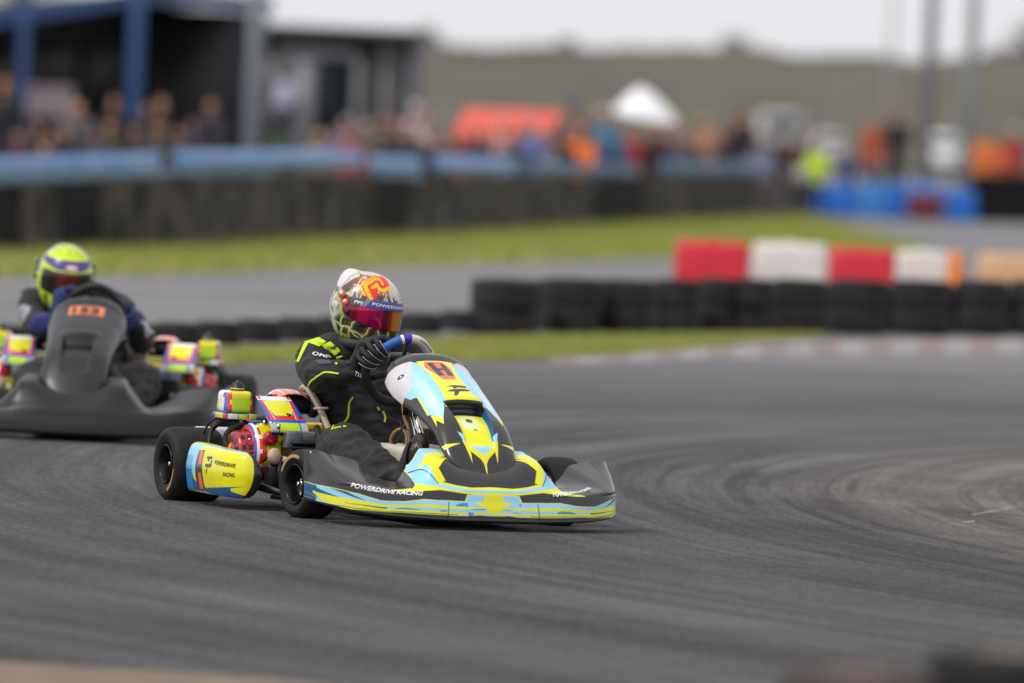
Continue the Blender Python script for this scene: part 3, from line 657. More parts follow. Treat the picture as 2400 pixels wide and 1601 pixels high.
def build_kart(root, livery=True):
    K = root
    # -------- bodywork
    V, S, M = nose_grid(1401, 501) if livery else nose_grid(160, 60)
    if livery:
        cn = nose_colours(V, S, M); V, S, M = V[::2, ::2], S[::2, ::2], M[::2, ::2]; nose = surf('nose_cone', V, half(cn), M_LIV, K, 0, (1, 0, 1))
        g = grid_lookup(V, S, M, .0016)
        mt = mat('white_lettering', (.85, .85, .85), .4)
        bx = [-.535, -.51, -.467, -.427, -.387, -.346, -.306, -.268]; by = [.146, .145, .1435, .1435, .144, .145, .146, .1475]
        text_on('POWERDRIVE RACING', 0, 0, .0165, lambda x, y: g(-.537+.269*x+y*.15, np.interp(-.537+.269*x, bx, by)+y), 'lettering', mt, nose, shear=.25, weight=.04)
        g = grid_lookup(V, S, M, .008)
        text_on('POWERDRIVE RACING', 0, 0, .0175, lambda x, y: g(.235+.215*x-y*.1, .156+.052*max(0, x-.1)**1.5+y), 'lettering', mt, nose, shear=.2, weight=.04)
        g = grid_lookup(V, S, M, .0016)
        for sg in (-1, 1):
            seam = MB(); seam.tube([g(sg*s_, m_)-np.array([.0012, 0, 0]) for s_, m_ in zip(np.linspace(.178, .172, 12), np.linspace(.06, .13, 12))], .0012, 5)
            seam.tube([g(sg*s_, m_)-np.array([.0012, 0, 0]) for s_, m_ in zip(np.linspace(.29, .205, 20), np.linspace(.335, .20, 20))], .0012, 5)
            seam.build('panel_seam', M_BLK, nose)
    else:
        b = MB(); b.grid(V); nose = b.build('nose_cone', M_BPL2, K)
    # rear skin of the nose so it has thickness
    orient(nose, (1, 0, 1)); orient(nose, (1, 0, 1)); nose.modifiers.new('thickness', 'SOLIDIFY').thickness = .004
    V, Y, M, INS, WAL = panel_grid(641, 961) if livery else panel_grid(90, 140)
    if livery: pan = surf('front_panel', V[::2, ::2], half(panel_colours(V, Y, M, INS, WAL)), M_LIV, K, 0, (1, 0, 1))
    else:
        yy, mm = fc_mid(Y), fc_mid(M); c = np.empty(yy.shape+(3,)); c[:] = (.014, .0138, .0155); c[(fc_mid(INS*1.) > .3)] = (.008, .008, .010); c[(mm > .02) & (mm < .13) & (np.abs(yy) < .085)] = (.008, .008, .010)  # shade in the hollow and the gap below it painted darker
        c[(mm > .605) & (mm < .70) & (np.abs(yy) < .078)] = (.80, .20, .08)
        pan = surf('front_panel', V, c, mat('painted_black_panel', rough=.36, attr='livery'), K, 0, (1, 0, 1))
        g = grid_lookup(V, Y, M, .004); text_on('152', 0, 0, .060, lambda x, y: g(np.interp((-.060+.120*x), Y[:, int(np.searchsorted(M[0], .65))], Y[:, 0]), .622+y), 'lettering', mat('black_lettering', (.012, .012, .013), .4), pan, weight=.03)
    orient(pan, (1, 0, 1)); pan.modifiers.new('thickness', 'SOLIDIFY').thickness = .004
    # -------- side pods
    V, A, B = pod_grid(601, 281) if livery else pod_grid(60, 40)
    if livery:
        cp = half(pod_colours(V, A, B)); V, A, B = V[::2, ::2], A[::2, ::2], B[::2, ::2]; pod = surf('side_pod', V, cp, M_LIV, K, 0, (0, -1, 0))
        W = V.copy(); g = grid_lookup(W, A, B, 0); blk = mat('black_lettering', (.012, .012, .013), .4)
        lift = lambda p: p+np.array([0, -.0022, 0])
        text_on('POWERDRIVE', 0, 0, .0155, lambda x, y: lift(g(.302+.138*x+y*.1, .184-.006*x+y)), 'lettering', blk, pod, weight=.012)
        text_on('RACING', 0, 0, .0155, lambda x, y: lift(g(.382+.058*x+y*.1, .144+y)), 'lettering', blk, pod, weight=.012)
    else:
        b = MB(); b.grid(V); pod = b.build('side_pod', M_BPL2, K)
    b = MB(); b.grid(V*[1, -1, 1]); pod2 = b.build('side_pod', M_BPL if livery else M_BPL2, K)
    orient(pod, (0, -1, 0)); orient(pod2, (0, 1, 0))
    for p in (pod, pod2): p.modifiers.new('thickness', 'SOLIDIFY').thickness = .003
    # -------- wheels
    for (x, y, r, w, st, marks) in ((0, -.485, .128, .115, 8, [(-1.15, .35, .094)]), (0, .485, .128, .115, 8, []), (-1.05, -.565, .140, .190, 0, [(1.7, 2.7, .098)]), (-1.05, .565, .140, .190, 0, [])):
        wh = empty('wheel', (x, y, r-.002)); wh.parent = K; wh.rotation_euler = (0, 0, R(st)+(math.pi if y > 0 else 0))
        slick(w, r, marks).build('tyre', [M_RUB, M_RUBR, M_GOLD], wh); rim(w).build('rim', [M_RIM, M_STL], wh)
    b = MB(); b.tube([(-1.05, -.5, .138), (-1.05, .5, .138)], .02, 16); b.build('rear_axle', M_STL, K)
    # -------- frame, floor, bumpers
    b = MB()
    for sy in (-1, 1):
        b.tube(crom([(-1.15, sy*.25, .07), (-.9, sy*.32, .062), (-.4, sy*.33, .06), (-.1, sy*.26, .06), (.12, sy*.20, .06), (.42, sy*.16, .07)], 40)[0], .014, 12)
        b.tube(crom([(-.86, sy*.32, .065), (-.86, sy*.46, .075), (-.70, sy*.52, .10), (-.50, sy*.51, .10), (-.40, sy*.44, .075), (-.36, sy*.33, .065)], 40)[0], .011, 10)
        b.tube(crom([(-.35, sy*.33, .11), (-.30, sy*.40, .10), (-.18, sy*.36, .065)], 12)[0], .011, 10)
        b.tube([(-.02, sy*.26, .06), (0, sy*.40, .10), (0, sy*.44, .126)], .013, 10)
        b.tube([(-.70, sy*.33, .06), (-.72, sy*.30, .20), (-.74, sy*.24, .30)], .011, 10)
    b.tube([(0, -.27, .06), (0, .27, .06)], .014); b.tube([(-.9, -.32, .062), (-.9, .32, .062)], .014); b.tube([(-.42, -.33, .06), (-.42, .33, .06)], .014)
    b.build('chassis_frame', M_DST, K)
    b = MB(); b.box((-.02, 0, .046), (.85, .44, .004), bevel=.001); b.build('floor_tray', M_GRY, K)
    for sy in (-1, 1): b = MB(); b.tube([(-.50, sy*.44, .052), (-.15, sy*.40, .052)], .0085, 10); b.build('side_bar', M_STL, K)
    b = MB(); b.box((-1.27, 0, .25), (.05, .95, .045), bevel=.012); b.box((-1.268, 0, .285), (.054, .46, .03), bevel=.008, mi=1)
    b.build('rear_bumper', [mat('white_bumper', (.6, .6, .6), .45), mat('amber_bumper', (.75, .36, .02), .4), M_BPL], K)
    # -------- seat shell
    st = [(-.915, .418, .175, .03), (-.885, .40, .195, .05), (-.83, .36, .205, .11), (-.76, .27, .20, .16), (-.70, .18, .195, .19), (-.63, .11, .19, .17), (-.52, .075, .185, .13), (-.42, .075, .175, .085), (-.33, .10, .15, .05)]
    C_, _ = crom(st, 46); u = np.linspace(-1, 1, 41); V = np.zeros((46, 41, 3)); T = np.gradient(C_[:, :2], axis=0); T /= np.linalg.norm(T, axis=1)[:, None]
    for i in range(46):
        e = np.abs(u)**3.2; up = np.array([-T[i, 1], T[i, 0]]); up = up if up[0]+up[1] > 0 else -up
        V[i, :, 0] = C_[i, 0]+up[0]*e*C_[i, 3]; V[i, :, 2] = C_[i, 1]+up[1]*e*C_[i, 3]; V[i, :, 1] = np.sign(u)*np.abs(u)**.75*C_[i, 2]*1.05
    b = MB(); b.grid(V); lip = np.vstack([V[:, 0], V[-1, 1:-1], V[::-1, -1], V[0, -2:0:-1]]); b.tube(lip, .0125, 10, closed=True)
    seat = b.build('seat', M_SEAT, K); seat.modifiers.new('thickness', 'SOLIDIFY').thickness = .005
    # -------- steering wheel
    c = np.array([-.380, -.006, .538]); t = R(31); e1 = np.array([0, 1., 0]); e2 = np.array([math.sin(t), 0, math.cos(t)]); en = np.cross(e1, e2); en = en if en[0] > 0 else -en
    ph = np.linspace(0, 2*np.pi, 97)[:-1]; rr = .132*(1+.045*np.cos(4*(ph+.12))-.02*np.cos(2*ph)); rr = np.where(np.sin(ph) < -.55, rr*.985, rr)
    ring_ = c+np.outer(rr*np.cos(ph), e1)+np.outer(rr*np.sin(ph), e2)
    def gripcol(i):
        d = math.degrees(ph[i % 96])
        if not livery: return BLK
        if 98 < d < 150: return (.02, .12, .42)
        if 94 < d <= 98: return WHT
        if 83 < d <= 94: return (.06, .02, .40)
        if 32 < d <= 83: return (.66, .62, .54)
        if 20 < d <= 32: return YEL
        return (.017, .017, .018)
    sw = empty('steering_wheel', c); sw.parent = K
    b = MB(); b.tube(ring_-c, .0172, 14, closed=True, colf=gripcol); b.build('grip', M_GRIP, sw, color=True)
    b = MB()
    for a in (200, 340, 90):
        a = R(a); p = rr[int(a/6.2832*96)]*(math.cos(a)*e1+math.sin(a)*e2); b.tube([p*.97, p*.55, -en*(-.012)], [.010, .012, .016], 8, sq=.6)
    b.box((0, 0, 0), (.02, .09, .07), Matrix.Rotation(t, 4, 'Y'), .008)
    b.build('spokes', M_BLK, sw)
    b = MB(); b.box(en*-.03+e2*.02, (.035, .085, .065), Matrix.Rotation(t, 4, 'Y'), .008); b.build('dash_display', mat('lap_timer_case', (.03, .033, .04), .3), sw)
    if livery:
        mk = mat('dark_teal_lettering', (.01, .06, .12), .5)
        def pl(x, y):
            a = R(72-30*x); r_ = np.interp(a, ph, rr)*1.0; th = R(58)+y*60*.55-.3
            return (r_+.0183*math.cos(th))*(math.cos(a)*e1+math.sin(a)*e2)+.0183*math.sin(th)*en
        text_on('HAWK', 0, 0, .012, pl, 'lettering', mk, sw, weight=.03)
    b = MB(); b.tube([c+en*.01, (-.20, 0, .36), (.06, 0, .12)], .010, 12); b.build('steering_column', M_STL, K)
    # -------- tank, hoses, supports, pedals
    b = MB(); b.box((-.175, 0, .155), (.32, .25, .235), bevel=.028, seg=4)
    for v in b.v:
        k = (v[:, 2]-.035)/.235; v[:, 1] *= .70+.30*k; v[:, 0] += .0
    ft = b.build('fuel_tank', M_TANK, K); b = MB(); b.lathe([(0, 0), (.026, 0), (.028, .012), (.022, .02), (0, .02)], (-.26, .0, .272), 'Z', 20); b.build('tank_cap', M_BLK, ft)
    b = MB()
    b.tube(crom([(-.24, -.07, .235), (-.235, -.085, .29), (-.20, -.075, .325), (-.165, -.06, .325), (-.15, -.055, .29), (-.15, -.06, .235)], 40)[0], .0062, 8)
    b.tube(crom([(-.15, -.07, .46), (-.155, -.075, .42), (-.145, -.07, .37), (-.125, -.06, .33), (-.12, -.055, .26)], 40)[0], .0058, 8)
    b.build('fuel_hose', M_TAN, K)
    b = MB(); b.tube(crom([(-.23, -.075, .235), (-.21, -.075, .29), (-.16, -.06, .345)], 14)[0], .008, 8); b.tube(crom([(-.17, -.08, .36), (-.12, -.085, .335), (-.06, -.08, .33)], 14)[0], .0018, 6); b.build('brake_hose', M_BLK, K)
    b = MB()
    for sy in (-1, 1): b.tube([(-.055, sy*.085, .40), (.065, sy*.075, .235), (.17, sy*.12, .06)], .0095, 12)
    b.build('steering_support', M_CHROME, K)
    b = MB(); b.lathe([(0, 0), (.021, 0), (.021, .05), (.016, .062), (0, .062)], (-.07, -.085, .385), 'Z', 18); b.box((-.09, -.055, .40), (.05, .012, .05), (0, .5, 0), .003, mi=1); b.box((-.03, 0, .47), (.03, .16, .012), (0, .4, 0), .003); b.build('panel_bracket', [M_BLK, M_GRY], K)
    for sy in (-1, 1):
        b = MB(); b.tube(crom([(.20, sy*.12, .06), (.22, sy*.13, .14), (.235, sy*.145, .20), (.24, sy*.20, .215), (.235, sy*.20, .16)], 26)[0], .006, 8); b.build('pedal', M_STL, K)
    # -------- engine on the driver's right
    def engine(mirror):
        sy = -1 if mirror else 1; eng = empty('engine'); eng.parent = K
        fy = lambda V: np.asarray(V, float)*[1, sy, 1]
        def fin(b, name, m, color=False, parent=None, sharp=None):
            for v in b.v: v[:, 1] *= sy
            return b.build(name, m, parent or eng, color=color, sharp=sharp)
        b = MB(); b.box((-.70, -.27, .175), (.20, .17, .15), bevel=.012); b.box((-.60, -.30, .215), (.12, .13, .085), bevel=.01)
        for k in range(7): b.box((-.575, -.295, .15+.017*k), (.13, .155-.004*k, .006), bevel=.002)
        b.box((-.70, -.30, .09), (.30, .26, .03), bevel=.006); b.box((-.56, -.42, .12), (.05, .05, .10), bevel=.01)
        b.tube([(-.53, -.405, .20), (-.53, -.405, .06)], .010, 8); b.tube([(-.48, -.36, .2), (-.46, -.36, .1), (-.5, -.40, .07)], .010, 8)
        fin(b, 'engine_block', M_BLK)
        b = MB(); b.box((-.565, -.345, .262), (.05, .065, .065), bevel=.008); b.box((-.59, -.275, .262), (.05, .10, .05), bevel=.008)
        fin(b, 'carburettor', M_GRY)
        for k in range(5): b = MB(); b.lathe([(0, 0), (.007, 0), (.007, .02), (0, .02)], (-.75+.05*k, -.42+.012*(k % 3), .300+.006*(k % 2)), 'Z', 6); fin(b, 'bolt', M_STL)
        # fan shroud
        def sh(r, h, a):
            h = h-.013; d = math.degrees(a) % 360                                   # 0 = up, 90 = forward
            if h < -.470: return (.03, .10, .45) if r > .100 else RED
            if h < -.464: return WHT
            if h < -.452: return RED if (d % 30) < 22 else WHT
            if h > -.345: return (.5, .01, .03)
            if d < 62 or d > 300: return YEL if h > -.446 else RED
            if d < 104: return YEL if h > -.44 else RED
            if d < 118: return (.78, .72, .02)
            if d < 128: return BLU if h > -.39 else RED
            if d < 165: return RED if h < -.375 else LIM
            return BLU
        b = MB(); b.lathe([(.085, -.466), (.098, -.466), (.104, -.458), (.108, -.448), (.1095, -.438), (.110, -.420), (.110, -.40), (.1095, -.38), (.107, -.358), (.098, -.338), (.06, -.335)], (-.735, 0, .205), 'Y', 120, colf=sh, caps=False)
        n = len(b.v[0].reshape(-1, 3))
        b.box((-.76, -.385, .30), (.13, .09, .03), bevel=.01, col=YEL); b.box((-.78, -.40, .318), (.14, .10, .008), bevel=.003, col=BLU); b.box((-.80, -.44, .322), (.10, .02, .012), bevel=.003, col=RED)
        fin(b, 'fan_shroud', M_LIVM, True)
        b = MB()
        def rc(r, h, a):
            d = math.degrees(a) % 30; slot = 6 < d < 21
            if h < -.519 and r < .078:
                if r < .035: return YEL if (math.degrees(a) % 360) > 180 else RED
                return (.02, .004, .006) if (slot and r > .042) else (.30, .02, .03)
            if r > .07 and (-.508 < h < -.492 or -.484 < h < -.466) and slot and not 80 < math.degrees(a) % 360 < 100: return (.015, .004, .006)
            return (.46, .014, .04)
        prof = [(0, -.524), (.02, -.5245), (.034, -.5245), (.036, -.523), (.042, -.522), (.07, -.521), (.074, -.520), (.080, -.514), (.083, -.508), (.0845, -.500), (.0855, -.492), (.086, -.484), (.0868, -.478), (.0875, -.472), (.088, -.468), (.0885, -.464)]
        b.lathe(prof, (-.735, 0, .200), 'Y', 240, colf=rc, caps=False)
        fin(b, 'recoil_starter', mat('red_recoil_cover', rough=.3, metal=.25, coat=.3, attr='livery'), True)
        b = MB(); b.lathe([(0, .030), (.020, .030), (.026, .026), (.027, 0)], (-.632, -.412, .263), 'X', 24); b.box((-.601, -.412, .263), (.006, .008, .044), (R(70), 0, 0), .002); fin(b, 'red_cap', M_REDM)
        b = MB(); b.lathe([(0, 0), (.0055, 0), (.0055, .012), (0, .012)], (-.652, -.485, .255), 'X', 8); fin(b, 'bolt', M_STL)
        # fuel tank with cap
        b = MB(); b.box((-.865, -.468, .385), (.14, .098, .082), bevel=.016, seg=5); V0 = b.v[0]; kz = (V0[:, 2]-.345)/.08; V0[:, 0] = -.865+(V0[:, 0]+.865)*(1.02-.08*kz); V0[:, 1] = -.468+(V0[:, 1]+.468)*(1.04-.10*kz)
        for k, f in enumerate(b.f):
            pc = V0[f].mean(0)
            b.c[k] = YEL
        me = b; eng_t = empty('x'); bpy.data.objects.remove(eng_t)
        ob = fin(b, 'fuel_tank', M_LIVM, True)
        bm = bmesh.new(); bm.from_mesh(ob.data); bmesh.ops.subdivide_edges(bm, edges=bm.edges[:], cuts=5, use_grid_fill=True); lay = bm.loops.layers.float_color['livery']
        for f in bm.faces:
            p = f.calc_center_median(); y = p.y*sy; z = p.z; col = YEL
            if f.normal.x > .5:
                w = abs(y+.468)
                col = YEL if z > .40 else LIM
                if w > .036: col = RED if (z > .395 or z < .375) else (.8, .75, .05)
                if w > .043: col = RED
            elif f.normal.z > .6: col = (.78, .76, .66) if p.x < -.83 else (.80, .66, .05)
            elif abs(f.normal.y) > .4:
                q = p.x+(z-.385)*.35
                col = BLU if -.850 < q < -.815 else (RED if q >= -.815 else (WHT if -.905 < q else LIM))
            for l in f.loops: l[lay] = (*col, 1)
        bm.to_mesh(ob.data); bm.free()
        b = MB()
        for k, col in enumerate(((.9, .55, .02), RED, WHT, BLU, LIM, LIM, BLU)): pass
        b.box((-.862, -.470, .332), (.158, .118, .022), bevel=.004, col=BLU)
        b.box((-.783, -.462, .332), (.004, .036, .020), bevel=.001, col=LIM); b.box((-.783, -.424, .332), (.004, .032, .020), bevel=.001, col=LIM); b.box((-.783, -.503, .333), (.004, .040, .020), bevel=.001, col=WHT)
        b.box((-.80, -.529, .334), (.034, .004, .020), bevel=.001, col=RED); b.box((-.86, -.529, .334), (.08, .004, .020), bevel=.001, col=(.85, .6, .02))
        fin(b, 'tank_band', M_LIVM, True, ob)
        b = MB(); b.lathe([(0, .030), (.012, .030), (.021, .026), (.022, .018), (.024, .017), (.024, .002), (.026, 0), (.026, -.006)], (-.86, -.462, .428), 'Z', 28); b.lathe([(0, .0), (.006, 0), (.006, .007), (0, .007)], (-.86, -.462, .457), 'Z', 10, mi=1); b.lathe([(.0247, .004), (.0252, .006), (.0247, .008)], (-.86, -.462, .428), 'Z', 28, mi=2, caps=False)
        fin(b, 'tank_cap', [M_BLK, M_GRY, mat('yellow_cap_ring', (.75, .65, .03), .4)], False, ob)
        # tilted heat shield plate with a rolled lower edge
        pr, _ = crom([(-.755, .412), (-.70, .384), (-.64, .347), (-.590, .316), (-.575, .302), (-.572, .288), (-.582, .277)], 64)
        u = np.linspace(0, 1, 60); V = np.zeros((64, 60, 3)); wid = np.interp(np.arange(64)/63, [0, .72, 1], [.130, .150, .142]); cen = np.interp(np.arange(64)/63, [0, 1], [-.362, -.353])
        V[..., 0] = pr[:, :1]; V[..., 2] = pr[:, 1:]; V[..., 1] = cen[:, None]+(u[None]-.5)*wid[:, None]
        vv, uu = np.meshgrid((np.arange(63)+.5)/63, (u[:-1]+u[1:])/2, indexing='ij'); a = np.abs(uu-.5)*2; c = np.empty(vv.shape+(3,)); c[:] = BLU
        c[(vv < .12)] = WHT; c[(a > .80-.35*vv) & (a < .98-.35*vv*1.0) & (vv < .66)] = RED; c[inside([(.0, .10), (.58, .10), (.74, .19), (.66, .36), (.48, .56), (0, .56)], a, vv)] = YEL
        c[(vv > .56) & (vv < .66) & (a < .55)] = RED; c[(vv > .60) & (vv < .68) & (a > .45)] = RED; c[(vv > .66) & (vv < .72)] = BLU; c[(vv > .74) & (a < .55)] = LIM; c[(vv > .74) & (a >= .62)] = (.5, .5, .5); c[vv > .93] = (.01, .04, .14)
        c[(np.abs(a-(.80-.35*vv)) < .02) & (vv < .66)] = WHT; c[(vv > .1) & (vv < .125)] = WHT; c[(np.hypot((uu-.06)*1.2, vv-.62) < .03) | (np.hypot((uu-.93)*1.2, vv-.60) < .03)] = BLK
        V[..., 1] *= sy; hs_ = surf('heat_shield', V, c, M_LIVM, eng, .003)
        sc = mat('black_lettering', (.012, .012, .013), .4)
        # air filter with printed cover, intake hoses
        b = MB(); V = np.zeros((24, 14, 3)); tt = np.linspace(0, 1, 24); q, _ = crom([(-.93, .395), (-.90, .425), (-.86, .437), (-.80, .434), (-.755, .424)], 24)
        V[..., 0] = q[:, :1]; V[..., 2] = q[:, 1:]; V[..., 1] = np.linspace(-.335, -.215, 14)[None]; V[..., 2] -= (np.abs(np.linspace(-1, 1, 14))**3*.02)[None]
        uu = np.linspace(0, 1, 13)[None]+0*tt[:-1, None]; c = np.empty((23, 13, 3)); c[:] = WHT; c[(uu > .3) & (tt[:-1, None] < .6)] = (.3, .5, .8); c[tt[:-1, None]+0*uu > .62] = (.85, .42, .34); c[(uu % .25 < .1) & (tt[:-1, None] > .5)] = (.8, .2, .12)
        V[..., 1] *= sy; surf('air_filter_cover', V, c, M_LIVM, eng, .004)
        b = MB(); b.lathe([(0, -.34), (.03, -.34), (.036, -.33), (.036, -.20), (.03, -.19), (0, -.19)], (-.80, 0, .385), 'Y', 28); b.lathe([(0, -.205), (.042, -.205), (.046, -.198), (.046, -.186), (.042, -.18), (0, -.18)], (-.775, 0, .383), 'Y', 28)
        fin(b, 'air_filter', M_BLK); b = MB(); b.tube([(-.62, -.245, .378), (-.56, -.215, .384)], .005, 8); fin(b, 'cable_tie', mat('pink_tie', (.6, .35, .36), .5))
        b = MB()
        for P, r_ in (([(-.93, -.54, .20), (-.95, -.52, .28), (-.90, -.47, .318), (-.82, -.42, .322), (-.74, -.38, .33)], .011), ([(-.95, -.51, .12), (-.985, -.55, .21), (-.96, -.53, .30), (-.90, -.49, .324)], .0045), ([(-.72, -.40, .33), (-.69, -.36, .35), (-.64, -.33, .34)], .014),
                      ([(-.82, -.50, .16), (-.84, -.50, .26), (-.78, -.46, .315)], .016), ([(-.90, -.44, .12), (-.92, -.46, .25), (-.86, -.40, .29)], .022), ([(-.66, -.40, .19), (-.63, -.435, .175), (-.58, -.43, .20)], .004), ([(-.49, -.26, .13), (-.52, -.25, .25), (-.60, -.24, .31)], .013), ([(-.63, -.21, .39), (-.645, -.20, .33), (-.60, -.19, .26)], .004)):
            b.tube(crom(P, 26)[0], r_, 9)
        for k in range(8): b.box((-.90+.04*(k % 4)+RNG.uniform(-.02, .02), -.45+.035*(k//4), .27+.02*(k % 3)), (.035, .025, .03), tuple(RNG.uniform(-.5, .5, 3)), .005)
        fin(b, 'hoses', M_BLK)
        b = MB(); ball(b, (-.535, -.425, .200), (.02, .027, .032)); b.tube([(-.54, -.40, .19), (-.50, -.34, .18)], .014, 10); fin(b, 'wrapped_exhaust', mat('beige_exhaust_wrap', (.50, .36, .26), .7, var=.25, scale=60))
        b = MB(); b.box((-.60, -.235, .235), (.05, .04, .075), bevel=.014, seg=3); fin(b, 'catch_bottle', M_OLV)
        return eng
    engine(False)
    if not livery: engine(True)
    return K
M_NEON = mat('neon_patch', (.55, .80, .01), .6); M_GREYP = mat('grey_patch', (.06, .06, .07), .7); M_DARKP = mat('dark_patch', (.02, .008, .006), .6); M_WT = mat('white_lettering', (.85, .85, .85), .4); M_BT = mat('black_lettering', (.012, .012, .013), .4)
SUIT_LINES = [ [(-0.545, -0.3, 0.461), (-0.519, -0.3, 0.482), (-0.432, -0.3, 0.51), (-0.377, -0.3, 0.523), (-0.248, -0.3, 0.526)],
 [(-0.62, -0.123, 0.33), (-0.62, -0.109, 0.355), (-0.62, -0.107, 0.403), (-0.62, -0.093, 0.424)],
 [(-0.62, 0.017, 0.431), (-0.62, 0.03, 0.42)],
 [(-0.62, 0.006, 0.391), (-0.62, 0.012, 0.379)],
 [(-0.62, 0.028, 0.375), (-0.62, 0.038, 0.355), (-0.62, 0.037, 0.335)],
 [(-0.55, -0.191, 0.3), (-0.55, -0.188, 0.313), (-0.55, -0.186, 0.326)],
 [(-0.5, -0.203, 0.308), (-0.5, -0.178, 0.314)],
 [(-0.5, -0.168, 0.317), (-0.5, -0.157, 0.315)],
 [(-0.72, -0.129, 0.564), (-0.72, -0.099, 0.575)],
 [(-0.7, -0.131, 0.54), (-0.7, -0.124, 0.536)] ]
SUIT_PATCHES = [ ([(-0.8, -0.251, 0.54), (-0.8, -0.223, 0.62), (-0.8, -0.207, 0.615), (-0.8, -0.243, 0.538)], M_NEON),
 ([(-0.77, -0.236, 0.619), (-0.77, -0.183, 0.636), (-0.77, -0.152, 0.621), (-0.77, -0.177, 0.6)], M_NEON),
 ([(-0.72, -0.192, 0.608), (-0.72, -0.156, 0.624), (-0.72, -0.112, 0.592), (-0.72, -0.135, 0.572)], M_NEON),
 ([(-0.68, -0.228, 0.552), (-0.68, -0.17, 0.554), (-0.68, -0.152, 0.539), (-0.68, -0.203, 0.535)], M_GREYP),
 ([(-0.66, -0.144, 0.59), (-0.66, -0.106, 0.591), (-0.66, -0.06, 0.544), (-0.66, -0.099, 0.539)], M_DARKP) ]
SUIT_TEXT = [('OMP', ((-0.7, -0.23, 0.567), (-0.7, -0.164, 0.557), (0.0, 0.117, 0.993)), 0.014, M_WT), ('OMP', ((-0.7, -0.177, 0.591), (-0.7, -0.134, 0.601), (0.0, -0.243, 0.97)), 0.014, M_BT), ('721', ((-0.387, -0.18, 0.516), (-0.336, -0.18, 0.511), (-0.148, 0.0, 0.989)), 0.012, M_WT)]
